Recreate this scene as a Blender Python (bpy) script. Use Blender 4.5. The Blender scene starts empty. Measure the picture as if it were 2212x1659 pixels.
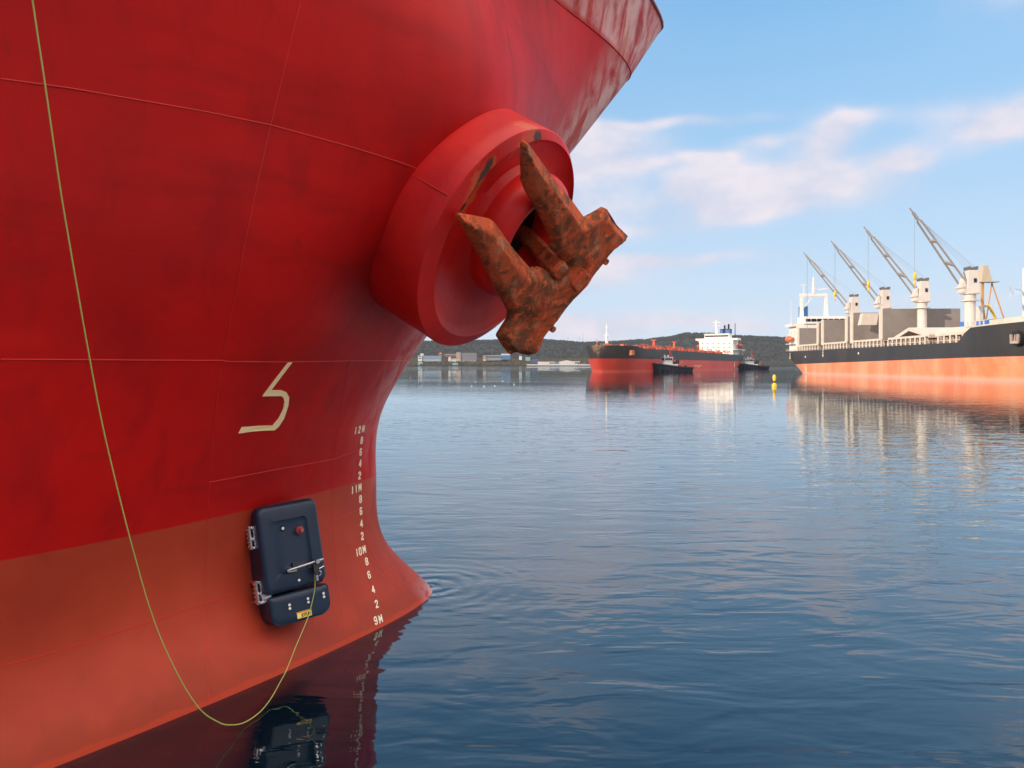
import bpy, bmesh, math, random
from mathutils import Vector, Matrix, noise as mnoise
random.seed(7)
R = math.radians
SC = bpy.context.scene
C = SC.collection

# ---------------------------------------------------------------- camera
CAM_H, FPX, CX, HY = 4.2, 1600.0, 1106.0, 787.0      # photo measured at 2212 x 1659
cam = bpy.data.cameras.new("Camera")
camo = bpy.data.objects.new("Camera", cam); C.objects.link(camo)
camo.location = (0, 0, CAM_H); camo.rotation_euler = (R(90), 0, 0)
cam.sensor_width = 36.0; cam.lens = 36.0 * FPX / 2212.0
cam.shift_y = (HY - 829.5) / 2212.0
cam.clip_start = 0.1; cam.clip_end = 30000
SC.camera = camo

# ---------------------------------------------------------------- exposure
SC.view_settings.view_transform = 'Standard'
SC.view_settings.look = 'None'
SC.view_settings.exposure = 0.15
SC.view_settings.gamma = 1.0
try:
    SC.cycles.use_denoising = True
    SC.cycles.max_bounces = 8
    SC.cycles.sample_clamp_indirect = 6.0
except Exception:
    pass

# ---------------------------------------------------------------- sun
SUN = Vector((-0.90, -0.43, 0)).normalized()
SUN_EL = R(17)
sdir = Vector((SUN.x * math.cos(SUN_EL), SUN.y * math.cos(SUN_EL), math.sin(SUN_EL)))
sl = bpy.data.lights.new("Sun", 'SUN'); sl.energy = 5.0; sl.angle = R(0.6); sl.color = (1.0, 0.80, 0.60)
so = bpy.data.objects.new("Sun", sl); C.objects.link(so)
so.rotation_euler = sdir.to_track_quat('Z', 'Y').to_euler()

# ---------------------------------------------------------------- world sky
def world():
    w = bpy.data.worlds.new("World"); SC.world = w; w.use_nodes = True
    nt = w.node_tree; N = nt.nodes; L = nt.links; N.clear()
    def nd(t, **k):
        n = N.new(t)
        for a, b in k.items(): setattr(n, a, b)
        return n
    def inp(s, v):
        if isinstance(v, (int, float)): s.default_value = v
        elif isinstance(v, (tuple, list)): s.default_value = v
        else: L.new(v, s)
    def m(op, a, b=0.0, c=None, clamp=False):
        n = nd('ShaderNodeMath', operation=op); n.use_clamp = clamp
        inp(n.inputs[0], a); inp(n.inputs[1], b)
        if c is not None: inp(n.inputs[2], c)
        return n.outputs[0]
    def vm(op, a, b):
        n = nd('ShaderNodeVectorMath', operation=op); inp(n.inputs[0], a); inp(n.inputs[1], b); return n
    def mix(f, a, b):
        n = nd('ShaderNodeMix', data_type='RGBA'); inp(n.inputs[0], f); inp(n.inputs[6], a); inp(n.inputs[7], b); return n.outputs[2]
    def mr(v, a, b, c=0.0, d=1.0, smooth=True):
        n = nd('ShaderNodeMapRange'); n.interpolation_type = 'SMOOTHSTEP' if smooth else 'LINEAR'
        inp(n.inputs[0], v); n.inputs[1].default_value = a; n.inputs[2].default_value = b
        n.inputs[3].default_value = c; n.inputs[4].default_value = d; return n.outputs[0]
    tc = nd('ShaderNodeTexCoord'); D = tc.outputs['Generated']
    sky = nd('ShaderNodeTexSky', sky_type='NISHITA'); sky.sun_disc = False
    sky.sun_elevation = SUN_EL; sky.sun_rotation = math.atan2(SUN.x, SUN.y)
    sky.air_density = 1.15; sky.dust_density = 0.6; sky.ozone_density = 2.2; sky.altitude = 10
    skys = vm('SCALE', sky.outputs[0], (0, 0, 0)); skys.inputs['Scale'].default_value = SKY_K
    sep = nd('ShaderNodeSeparateXYZ'); L.new(D, sep.inputs[0])
    x, y, z = sep.outputs
    az = m('ARCTAN2', x, y)
    hor = m('SQRT', m('ADD', m('MULTIPLY', x, x), m('MULTIPLY', y, y)))
    el = m('DIVIDE', z, m('ADD', hor, 1e-4))
    cmb = nd('ShaderNodeCombineXYZ'); L.new(az, cmb.inputs[0]); L.new(el, cmb.inputs[1])
    P0 = cmb.outputs[0]
    # soften cloud outlines with two layers of turbulence
    def ns(vec, sc, det, rough=0.55, stretch=(1, 1, 1)):
        mp = vm('MULTIPLY', vec, stretch).outputs[0]
        n = nd('ShaderNodeTexNoise'); L.new(mp, n.inputs['Vector'])
        n.inputs['Scale'].default_value = sc; n.inputs['Detail'].default_value = det; n.inputs['Roughness'].default_value = rough
        return n
    w1 = ns(P0, 8, 3, 0.5, (1, 1.5, 1)).outputs['Color']
    off = vm('MULTIPLY', vm('SUBTRACT', w1, (.5, .5, .5)).outputs[0], (0.046, 0.034, 0)).outputs[0]
    P = vm('ADD', P0, off).outputs[0]
    def blob(px, py, rx, ry, amp):
        a = math.atan((px - CX) / FPX); e = (HY - py) / FPX * math.cos(a)
        d = vm('SUBTRACT', P, (a, e, 0)).outputs[0]
        d = vm('MULTIPLY', d, (FPX / rx / 1.1, FPX / ry / 1.05, 0)).outputs[0]
        q = vm('DOT_PRODUCT', d, d).outputs['Value']
        return m('MULTIPLY', m('EXPONENT', m('MULTIPLY', q, -1.0)), amp)
    blobs = [(1585, 415, 105, 50, 1.2), (1640, 445, 90, 26, .8), (1745, 385, 100, 42, .95), (1500, 392, 48, 28, .8), (1540, 340, 40, 16, .7), (1870, 415, 80, 36, .5),
             (1950, 345, 48, 26, 1.0), (2175, 268, 85, 36, 1.25), (1640, 300, 55, 18, .7), (1790, 300, 55, 40, 1.0), (1840, 262, 50, 18, .6),
             (2060, 235, 120, 26, .3), (1430, 262, 170, 12, .65), (1290, 300, 100, 24, .85), (1260, 350, 140, 36, .9),
             (1420, 345, 120, 14, .4), (1290, 440, 180, 40, .55), (1430, 560, 170, 15, .95), (1290, 590, 110, 32, .7),
             (1350, 500, 120, 20, .45), (1290, 715, 130, 24, 1.0), (1480, 690, 120, 18, .7), (1620, 700, 80, 14, .5),
             (2020, 655, 260, 16, .35), (1180, 690, 120, 18, .7), (1600, 470, 200, 20, .25), (1000, 500, 200, 60, .8), (1050, 330, 260, 90, .6), (900, 150, 260, 90, .5), (1150, 610, 160, 40, .6),
             (1500, -330, 240, 60, 1.2), (2050, -260, 200, 50, 1.2), (1000, -250, 200, 60, 1.1), (1750, -420, 260, 50, 1.1), (1250, 60, 120, 60, .5), (2300, -60, 120, 60, .8)]
    acc = None
    for b in blobs:
        o = blob(*b); acc = o if acc is None else m('ADD', acc, o)
    det = ns(P0, 11, 5, 0.52, (1, 1.6, 1)).outputs['Fac']
    dens = mr(m('MULTIPLY', acc, m('ADD', 0.15, m('MULTIPLY', det, 1.7))), -0.05, 1.15)
    # open sky above the frame and round the horizon: a broken layer projected on a plane
    pl = vm('DIVIDE', D, (1, 1, 1))
    zz = m('ADD', m('MAXIMUM', z, 0.0), 0.16)
    c2 = nd('ShaderNodeCombineXYZ'); L.new(m('DIVIDE', x, zz), c2.inputs[0]); L.new(m('DIVIDE', y, zz), c2.inputs[1])
    lay = ns(c2.outputs[0], 0.9, 7, 0.55, (1, 1, 1)).outputs['Fac']
    lay = mr(lay, 0.50, 0.60)
    high = mr(el, 1.1, 1.5)
    low_w = mr(m('ABSOLUTE', az), 0.75, 1.0)
    where = m('MAXIMUM', high, low_w)
    dens2 = m('MULTIPLY', m('MULTIPLY', lay, where), 0.9)
    # high thin veil toward the horizon
    veil = m('MULTIPLY', m('EXPONENT', m('MULTIPLY', m('MAXIMUM', el, 0.0), -3.9)), 0.98)
    deep = mr(el, 0.38, 0.85)
    skyc = mix(veil, mix(0.62, skys.outputs[0], mix(deep, SKY_TINT, (0.02, 0.18, 0.54, 1))), (0.61, 0.69, 0.79, 1))
    # unseen bright glow added high on the right to fill the near hull
    bd = Vector((0.42, -0.22, 0.88)).normalized()
    dt = vm('DOT_PRODUCT', D, tuple(bd)).outputs['Value']
    fill = mr(dt, 0.55, 0.97)
    shade = mr(det, 0.3, 0.7)
    ccol = mix(shade, (0.54, 0.56, 0.67, 1), (0.73, 0.67, 0.72, 1))
    col = mix(m('MINIMUM', dens, 0.93), skyc, ccol)
    col = mix(dens2, col, (0.66, 0.60, 0.62, 1))
    fillc = mix(shade, (1.05, 0.92, 0.84, 1), (1.42, 1.20, 1.05, 1))
    bsc = vm('SCALE', fillc, (0, 0, 0)); bsc.inputs['Scale'].default_value = FILL_K
    col = mix(fill, col, bsc.outputs[0])
    # unseen dark band added low behind the camera to dim the near hull
    dim_band = m('MULTIPLY', mr(y, 0.45, 0.0), mr(el, 0.40, 0.16))
    col = mix(dim_band, col, (0.07, 0.075, 0.085, 1))
    bg = nd('ShaderNodeBackground'); L.new(col, bg.inputs[0]); bg.inputs[1].default_value = 1.13
    out = nd('ShaderNodeOutputWorld'); L.new(bg.outputs[0], out.inputs[0])
SKY_K = 0.10
SKY_TINT = (0.10, 0.46, 0.86, 1)
FILL_K = 2.05
world()

# ================================================================ helpers
def tag(o, label=None, cat=None, group=None, kind=None):
    for k, v in (('label', label), ('category', cat), ('group', group), ('kind', kind)):
        if v: o[k] = v
    return o
def empty(name, loc=(0, 0, 0), rz=0.0):
    o = bpy.data.objects.new(name, None); C.objects.link(o); o.location = loc; o.rotation_euler = (0, 0, rz)
    o.empty_display_size = 0.3
    return o
def mesh(name, vs, fs, mat, parent=None, smooth=False):
    me = bpy.data.meshes.new(name); me.from_pydata([tuple(v) for v in vs], [], fs); me.update()
    if mat: me.materials.append(mat)
    if smooth: me.polygons.foreach_set('use_smooth', [True] * len(me.polygons))
    o = bpy.data.objects.new(name, me); C.objects.link(o)
    if parent: o.parent = parent
    return o
class MB:
    def __init__(s): s.v = []; s.f = []
    def add(s, vs, fs):
        n = len(s.v); s.v += [Vector(v) for v in vs]; s.f += [tuple(i + n for i in f) for f in fs]; return s
    def box(s, x0, x1, y0, y1, z0, z1, top=None):
        t = top or (0, 0, 0, 0)      # inset of the top: x0,x1,y0,y1
        vs = [(x0, y0, z0), (x1, y0, z0), (x1, y1, z0), (x0, y1, z0),
              (x0 + t[0], y0 + t[2], z1), (x1 - t[1], y0 + t[2], z1), (x1 - t[1], y1 - t[3], z1), (x0 + t[0], y1 - t[3], z1)]
        return s.add(vs, [(0, 3, 2, 1), (4, 5, 6, 7), (0, 1, 5, 4), (1, 2, 6, 5), (2, 3, 7, 6), (3, 0, 4, 7)])
    def obox(s, c, ax, ay, az):      # oriented box, half vectors
        c, ax, ay, az = map(Vector, (c, ax, ay, az))
        vs = [c + ax * i + ay * j + az * k for k in (-1, 1) for j in (-1, 1) for i in (-1, 1)]
        return s.add(vs, [(0, 2, 3, 1), (4, 5, 7, 6), (0, 1, 5, 4), (1, 3, 7, 5), (3, 2, 6, 7), (2, 0, 4, 6)])
    def bar(s, a, b, w, h=None, up=(0, 0, 1)):
        a, b = Vector(a), Vector(b); d = (b - a); l = d.length; d.normalize(); u = Vector(up)
        if abs(d.dot(u)) > .98: u = Vector((0, 1, 0))
        sx = d.cross(u).normalized(); u = sx.cross(d)
        return s.obox((a + b) / 2, d * l / 2, sx * w / 2, u * (h or w) / 2)
    def cyl(s, a, b, r0, r1=None, n=14, cap=True):
        a, b = Vector(a), Vector(b); r1 = r0 if r1 is None else r1; d = (b - a).normalized()
        u = Vector((0, 0, 1)) if abs(d.z) < .95 else Vector((1, 0, 0)); sx = d.cross(u).normalized(); u = sx.cross(d)
        vs = []
        for p, r in ((a, r0), (b, r1)):
            vs += [p + (sx * math.cos(2 * math.pi * i / n) + u * math.sin(2 * math.pi * i / n)) * r for i in range(n)]
        fs = [(i, (i + 1) % n, n + (i + 1) % n, n + i) for i in range(n)]
        if cap: fs += [tuple(range(n - 1, -1, -1)), tuple(range(n, 2 * n))]
        return s.add(vs, fs)
    def tube(s, pts, r, n=8):
        pts = [Vector(p) for p in pts]; vs = []; prev = None
        for i, p in enumerate(pts):
            d = (pts[min(i + 1, len(pts) - 1)] - pts[max(i - 1, 0)]).normalized()
            if prev is None:
                u = Vector((0, 0, 1)) if abs(d.z) < .9 else Vector((1, 0, 0))
            else: u = prev
            u = (u - d * u.dot(d)).normalized(); prev = u; w = d.cross(u)
            rr = r[i] if isinstance(r, (list, tuple)) else r
            vs += [p + (u * math.cos(2 * math.pi * k / n) + w * math.sin(2 * math.pi * k / n)) * rr for k in range(n)]
        fs = [(i * n + k, i * n + (k + 1) % n, (i + 1) * n + (k + 1) % n, (i + 1) * n + k) for i in range(len(pts) - 1) for k in range(n)]
        fs += [tuple(range(n - 1, -1, -1)), tuple(range((len(pts) - 1) * n, len(pts) * n))]
        return s.add(vs, fs)
    def ball(s, c, r, nu=12, nv=8):
        c = Vector(c); rx, ry, rz = r if isinstance(r, (tuple, list)) else (r, r, r); vs = []
        for j in range(1, nv):
            t = math.pi * j / nv
            for i in range(nu):
                a = 2 * math.pi * i / nu; vs.append(c + Vector((rx * math.sin(t) * math.cos(a), ry * math.sin(t) * math.sin(a), rz * math.cos(t))))
        vs += [c + Vector((0, 0, rz)), c - Vector((0, 0, rz))]; T = len(vs) - 2; B = T + 1; fs = []
        for j in range(nv - 2):
            for i in range(nu): fs.append((j * nu + i, (j + 1) * nu + i, (j + 1) * nu + (i + 1) % nu, j * nu + (i + 1) % nu))
        for i in range(nu): fs.append((T, i, (i + 1) % nu)); fs.append((B, (nv - 2) * nu + (i + 1) % nu, (nv - 2) * nu + i))
        return s.add(vs, fs)
    def lathe(s, prof, o=(0, 0, 0), n=24):     # prof: (r,z)
        o = Vector(o); vs = []
        for r, z in prof: vs += [o + Vector((r * math.cos(2 * math.pi * i / n), r * math.sin(2 * math.pi * i / n), z)) for i in range(n)]
        fs = [(j * n + i, j * n + (i + 1) % n, (j + 1) * n + (i + 1) % n, (j + 1) * n + i) for j in range(len(prof) - 1) for i in range(n)]
        fs += [tuple(range(n - 1, -1, -1)), tuple(range((len(prof) - 1) * n, len(prof) * n))]
        return s.add(vs, fs)
    def build(s, name, mat, parent=None, smooth=False, bevel=0.0):
        o = mesh(name, s.v, s.f, mat, parent, smooth)
        if bevel:
            b = o.modifiers.new('b', 'BEVEL'); b.width = bevel; b.segments = 2; b.limit_method = 'ANGLE'
        if smooth and not bevel:
            try: o.data.set_sharp_from_angle(angle=R(40))
            except Exception: pass
        return o

# ---------------------------------------------------------------- materials
class NT:
    def __init__(s, name):
        s.m = bpy.data.materials.new(name); s.m.use_nodes = True; s.t = s.m.node_tree; s.N = s.t.nodes; s.L = s.t.links
        s.b = s.N['Principled BSDF']
    def nd(s, t, **k):
        n = s.N.new(t)
        for a, b in k.items(): setattr(n, a, b)
        return n
    def inp(s, so, v):
        if isinstance(v, (int, float, tuple, list)): so.default_value = v
        else: s.L.new(v, so)
    def math(s, op, a, b=0.0, clamp=False):
        n = s.nd('ShaderNodeMath', operation=op); n.use_clamp = clamp; s.inp(n.inputs[0], a); s.inp(n.inputs[1], b); return n.outputs[0]
    def vm(s, op, a, b, o=0):
        n = s.nd('ShaderNodeVectorMath', operation=op); s.inp(n.inputs[0], a); s.inp(n.inputs[1], b); return n.outputs[o]
    def mix(s, f, a, b, mode='MIX'):
        n = s.nd('ShaderNodeMix', data_type='RGBA'); n.blend_type = mode; s.inp(n.inputs[0], f); s.inp(n.inputs[6], a); s.inp(n.inputs[7], b); return n.outputs[2]
    def mr(s, v, a, b, c=0.0, d=1.0, smooth=True):
        n = s.nd('ShaderNodeMapRange'); n.interpolation_type = 'SMOOTHSTEP' if smooth else 'LINEAR'
        s.inp(n.inputs[0], v)
        for i, q in enumerate((a, b, c, d)): n.inputs[i + 1].default_value = q
        return n.outputs[0]
    def pos(s): return s.nd('ShaderNodeNewGeometry').outputs['Position']
    def obj(s): return s.nd('ShaderNodeTexCoord').outputs['Object']
    def noise(s, vec, sc, det=4, rough=.5, st=(1, 1, 1), o='Fac', dist=0.0):
        n = s.nd('ShaderNodeTexNoise'); s.L.new(s.vm('MULTIPLY', vec, st), n.inputs['Vector'])
        n.inputs['Scale'].default_value = sc; n.inputs['Detail'].default_value = det; n.inputs['Roughness'].default_value = rough
        n.inputs['Distortion'].default_value = dist
        return n.outputs[o]
    def bump(s, h, dist, strength=1.0):
        n = s.nd('ShaderNodeBump'); n.inputs['Distance'].default_value = dist; n.inputs['Strength'].default_value = strength
        s.L.new(h, n.inputs['Height']); s.L.new(n.outputs[0], s.b.inputs['Normal'])
    def set(s, col=None, rough=None, metal=None, spec=None):
        if col is not None: s.inp(s.b.inputs['Base Color'], col if not isinstance(col, tuple) or len(col) == 4 else col + (1,))
        if rough is not None: s.inp(s.b.inputs['Roughness'], rough)
        if metal is not None: s.inp(s.b.inputs['Metallic'], metal)
        if spec is not None: s.inp(s.b.inputs['Specular IOR Level'], spec)
        return s.m
MC = {}
def paint(name, col, rough=.5, metal=0.0, dirt=.12, scale=1.2, dcol=None):
    if name in MC: return MC[name]
    n = NT(name); p = n.obj(); f = n.noise(p, scale, 6, .6); f = n.mr(f, .35, .75)
    d = dcol or tuple(c * .55 for c in col)
    n.set(n.mix(n.math('MULTIPLY', f, dirt), col + (1,), d + (1,)), n.math('ADD', rough, n.math('MULTIPLY', f, .15)), metal)
    MC[name] = n.m; return n.m
WHITE = paint('white_paint', (.78, .76, .72), .45, dcol=(.5, .36, .25), dirt=.25, scale=.5)
CREAM = paint('cream_mark_paint', (.92, .74, .40), .5, dirt=.1)
MARK = paint('draft_mark_paint', (.90, .82, .62), .5, dirt=.12)
CHROME = paint('polished_steel', (.86, .86, .88), .22, 1.0, dirt=.4, scale=30)
DARKMET = paint('dark_metal', (.03, .03, .035), .4, .3)
GREYP = paint('grey_hatch_paint', (.235, .21, .195), .6, dirt=.3, scale=.35, dcol=(.15, .11, .09))
BUFF = paint('pale_crane_paint', (.62, .58, .54), .5, dirt=.25, scale=.4, dcol=(.35, .25, .18))
ORANGE = paint('orange_lifeboat', (.80, .16, .05), .4)
YEL = paint('yellow_paint', (.80, .50, .03), .4)
BLK = paint('black_rubber', (.012, .013, .016), .6)
BLUE = paint('blue_paint', (.02, .11, .33), .45)
GLASSD = paint('dark_window_glass', (.015, .018, .022), .08)
ROPE = paint('mooring_rope', (.62, .50, .34), .8)

# ================================================================ near hull geometry
TH, BC = R(57.97), -12.732
ZK = [-2.5, 0, 1, 2.2, 3.3, 4.3, 5.6, 7.1, 8.7, 10.5]
QS = [[6.8, 6.103, 5.202, 5.035, 5.111, 5.704, 6.78, 8.02, 9.40, 10.911],
      [.113, .447, .51, .719, .90, 1.07, 1.33, 1.315, .945, .366],
      [1.001, .647, .424, .234, .394, .346, .254, .216, .334, .535],
      [5.603, 6.641, 5.975, 4.91, 4.641, 4.656, 4.667, 4.636, 4.746, 4.795]]
RIM = [11.941, .599, .268, 4.993, 11.862]
def pch(y, xi):
    x = ZK; n = len(x); h = [x[i + 1] - x[i] for i in range(n - 1)]; d = [(y[i + 1] - y[i]) / h[i] for i in range(n - 1)]
    m = [d[0]] + [(d[i - 1] * h[i] + d[i] * h[i - 1]) / (h[i] + h[i - 1]) for i in range(1, n - 1)] + [d[-1]]
    i = 0
    while i < n - 2 and xi > x[i + 1]: i += 1
    t = (xi - x[i]) / h[i]
    return (1 + 2 * t) * (1 - t) ** 2 * y[i] + t * (1 - t) ** 2 * h[i] * m[i] + t * t * (3 - 2 * t) * y[i + 1] + t * t * (t - 1) * h[i] * m[i + 1]
_lc = {}
def lev(z):
    k = round(z, 5)
    if k in _lc: return _lc[k]
    L_ = [pch(QS[j], min(z, 10.5)) for j in range(4)]
    t = min(max((z - 10.5) / (RIM[4] - 10.5), 0), 1)
    L_ = [L_[j] + (RIM[j] - QS[j][-1]) * t for j in range(4)]
    _lc[k] = L_; return L_
def half(s, z):
    s0, a, r, B = lev(z); d = max(s0 - s, 0.0); g = math.sqrt((a * d) ** 2 + 2 * abs(r) * d)
    wide = 0.0 if d < 12 else (d - 12) * .06
    if z > 4.5:
        q = min(max((d - 3) / 6, 0), 1); wide += .16 * (z - 4.5) ** 1.15 * q * q * (3 - 2 * q)
    if z > 3.5:     # the plating swells round the anchor bolster
        k = min(d / 1.6, 1) ** 1.5
        wide += k * (.68 * math.exp(-((s - 5.0) / (2.2 if s < 5.0 else 2.0)) ** 2 - ((z - 7.5) / (1.5 if z < 7.5 else 1.9)) ** 2) - .30 * math.exp(-((s - 3.9) / 1.0) ** 2 - ((z - 5.15) / .5) ** 2))
    return g / (1 + (g / B) ** 3) ** (1 / 3) + wide
ST, CT = math.sin(TH), math.cos(TH)
def W(s, b, z): return Vector((s * ST + b * CT, s * CT - b * ST, z))
def hp(s, z, off=0.0):
    p = W(s, BC + half(s, z), z)
    return p + frame(s, z)[2] * off if off else p
def frame(s, z):
    e = 1e-3; a = (W(s + e, BC + half(s + e, z), z) - W(s - e, BC + half(s - e, z), z)).normalized()
    b = (W(s, BC + half(s, z + e), z + e) - W(s, BC + half(s, z - e), z - e)).normalized()
    n = a.cross(b).normalized(); return a, n.cross(a), n
def hull_hit(px, py):
    x = (px - CX) / FPX; k = (HY - py) / FPX
    def g(Y):
        X = x * Y; z = CAM_H + k * Y; s = X * ST + Y * CT; b = X * CT - Y * ST
        return b - (BC + half(s, z)), s, z
    Y = 4.0
    while Y < 22 and g(Y)[0] > 0: Y += .05
    a, c = Y - .05, Y
    for _ in range(30):
        m_ = (a + c) / 2
        if g(m_)[0] > 0: a = m_
        else: c = m_
    _, s, z = g(c); return s, z
def pix(px, py, Y): return Vector(((px - CX) / FPX * Y, Y, CAM_H + (HY - py) / FPX * Y))

# ---------------------------------------------------------------- hull paint
def hull_material():
    n = NT('ship_hull_paint'); p = n.pos(); sep = n.nd('ShaderNodeSeparateXYZ'); n.L.new(p, sep.inputs[0]); z = sep.outputs[2]
    edge = n.math('ADD', z, n.math('MULTIPLY', n.math('SUBTRACT', n.noise(p, 9, 3), .5), .012))
    up = n.mr(edge, 2.193, 2.207)
    big = n.noise(p, .55, 5, .55, (1, 1, .8))
    streak = n.noise(p, 2.6, 6, .6, (1, 1, .12))
    fine = n.noise(p, 38, 3, .6)
    red = n.mix(n.mr(big, .35, .7), (.52, .006, .005, 1), (.39, .005, .005, 1))
    red = n.mix(n.math('MULTIPLY', n.mr(streak, .48, .70), .5), red, (.30, .004, .006, 1))
    lane = n.noise(p, 1.5, 5, .6, (.22, .22, 1.3))
    red = n.mix(n.math('MULTIPLY', n.mr(lane, .52, .70), .45), red, (.27, .004, .004, 1))
    org = n.mix(n.mr(big, .35, .7), (.42, .050, .022, 1), (.32, .034, .016, 1))
    org = n.mix(n.math('MULTIPLY', n.mr(streak, .5, .78), .4), org, (.40, .050, .035, 1))
    dirt = n.mr(n.noise(p, 1.1, 6, .62, (1, 1, .55)), .56, .74)
    org = n.mix(n.math('MULTIPLY', dirt, .7), org, (.25, .030, .018, 1))
    runs = n.math('MULTIPLY', n.mr(n.noise(p, 3.4, 4, .6, (1, 1, .05)), .62, .72), n.mr(n.noise(p, .8, 3, .5), .42, .6))
    red = n.mix(n.math('MULTIPLY', runs, .5), red, (.20, .012, .008, 1)); org = n.mix(n.math('MULTIPLY', runs, .55), org, (.17, .030, .016, 1))
    scuff = n.math('MULTIPLY', n.mr(n.noise(p, 9, 5, .7, (.25, .25, 1.6), dist=.5), .66, .72), n.mr(n.noise(p, .7, 2), .5, .65))
    red = n.mix(n.math('MULTIPLY', scuff, .4), red, (.66, .07, .055, 1)); org = n.mix(n.math('MULTIPLY', scuff, .4), org, (.60, .15, .10, 1))
    slime = n.mr(n.math('ADD', z, n.math('MULTIPLY', n.math('SUBTRACT', n.noise(p, 1.4, 5, .6, (1, 1, .5)), .5), -1.1)), .50, .16)
    org = n.mix(n.math('MULTIPLY', slime, .45), org, (.22, .034, .016, 1))
    # cleaner wet strip just above the water, wavy upper edge
    we = n.math('ADD', z, n.math('MULTIPLY', n.math('SUBTRACT', n.noise(p, 2.2, 4, .6), .5), -.16))
    wet = n.mr(we, .085, .055)
    org = n.mix(n.math('MULTIPLY', wet, .55), org, (.50, .050, .018, 1))
    bare = n.mr(n.math('ADD', z, n.math('MULTIPLY', n.noise(p, 3.0, 4, .6), -.10)), -.005, -.02)
    fade_sheen = n.nd('ShaderNodeAttribute', attribute_name='fade_sheen').outputs['Fac']
    col = n.mix(up, org, red)
    # chalky fading and pale sky reflection painted as streaks, and rust, near the stem
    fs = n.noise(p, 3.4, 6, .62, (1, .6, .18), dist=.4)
    fm = n.math('MULTIPLY', fade_sheen, n.mr(fs, .33, .62), clamp=True)
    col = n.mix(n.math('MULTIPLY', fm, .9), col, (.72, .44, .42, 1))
    fr = n.noise(p, 2.1, 6, .6, (1, .6, .22), dist=.6)
    rm = n.math('MULTIPLY', fade_sheen, n.mr(fr, .56, .70), clamp=True)
    col = n.mix(n.math('MULTIPLY', rm, .7), col, (.50, .13, .05, 1))
    spot = n.math('MULTIPLY', fade_sheen, n.mr(n.noise(p, 4.5, 5, .65), .66, .74), clamp=True)
    col = n.mix(n.math('MULTIPLY', spot, .8), col, (.10, .05, .035, 1))
    bt = n.nd('ShaderNodeAttribute', attribute_name='tip').outputs['Fac']
    tm = n.math('MULTIPLY', bt, n.mr(n.noise(p, 4, 5, .6), .35, .5), clamp=True)
    col = n.mix(n.math('MULTIPLY', tm, .85), col, (.62, .40, .46, 1))
    # patch beside the 11 metre mark
    sp = hp(4.5, 2.06)
    d = n.vm('LENGTH', n.vm('SUBTRACT', p, tuple(sp)), (0, 0, 0), 1)
    pm = n.mr(n.math('ADD', d, n.math('MULTIPLY', n.math('SUBTRACT', n.noise(p, 25, 3), .5), .10)), .055, .02)
    col = n.mix(n.math('MULTIPLY', pm, .9), col, (.09, .02, .015, 1))
    n.set(col, n.math('ADD', .40, n.math('MULTIPLY', n.noise(p, 3, 5, .6), .16)), 0.0, .17)
    h = n.math('ADD', n.math('MULTIPLY', n.noise(p, 1.3, 2, .5, (1, 1, 1)), .042), n.math('MULTIPLY', fine, .0006))
    h = n.math('ADD', h, n.math('MULTIPLY', n.noise(p, 4.5, 2, .5, (1, 1, .6)), .0035))
    n.bump(h, 1.0, .6)
    return n.m
HULLM = hull_material()
BEADM = paint('lit_bead_paint', (.60, .024, .016), .3, dirt=.1)  # lighter than the plating; the beads' highlight is put into this colour

ship = empty('tanker_ship', W(0, BC, 0), 0)
tag(ship, 'huge red ship bow filling the left of the picture, orange below the paint line', 'ship')
def near(name, vs, fs, mat, smooth=False):
    o = ship.location; return mesh(name, [Vector(v) - o for v in vs], fs, mat, ship, smooth)
def hull_patch(z0, z1, nz, name):
    ds = [0, .012, .03, .06, .1, .15, .21, .28, .36, .45, .56, .68, .82, .97, 1.14, 1.32, 1.52, 1.75, 2, 2.3, 2.6, 3, 3.4, 3.8, 4.3, 4.8, 5.3, 5.9, 6.5, 7.2, 8, 9, 10, 11, 12, 14, 17, 21, 26, 32, 40, 50]
    vs = []; fade_sheen = []; tip = []; nc = 2 * len(ds) - 1
    for j in range(nz + 1):
        z = z0 + (z1 - z0) * j / nz; s0 = lev(z)[0]
        for i in range(-(len(ds) - 1), len(ds)):
            d = ds[abs(i)]; s = s0 - d; y = half(s, z); vs.append(W(s, BC + (y if i >= 0 else -y), z))
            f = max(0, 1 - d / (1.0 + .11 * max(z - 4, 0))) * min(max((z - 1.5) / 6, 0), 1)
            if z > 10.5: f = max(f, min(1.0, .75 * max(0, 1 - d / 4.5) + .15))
            fade_sheen.append(min(f * 1.6, 1)); tip.append(max(0, 1 - d / .55) * (1 if z < .32 else 0) * max(0, 1 - max(z, 0) / .32))
    fs = [(j * nc + i, j * nc + i + 1, (j + 1) * nc + i + 1, (j + 1) * nc + i) for j in range(nz) for i in range(nc - 1)]
    fs += [((j + 1) * nc, (j + 1) * nc + nc - 1, j * nc + nc - 1, j * nc) for j in range(nz)]
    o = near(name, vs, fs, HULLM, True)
    for nm, arr in (('fade_sheen', fade_sheen), ('tip', tip)):
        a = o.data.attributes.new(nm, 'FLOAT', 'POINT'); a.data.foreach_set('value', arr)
    bm = bmesh.new(); bm.from_mesh(o.data); bmesh.ops.recalc_face_normals(bm, faces=bm.faces); bm.to_mesh(o.data); bm.free()
    return o
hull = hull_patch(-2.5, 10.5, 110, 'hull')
hull_patch(10.5, RIM[4], 12, 'bulwark')
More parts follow.
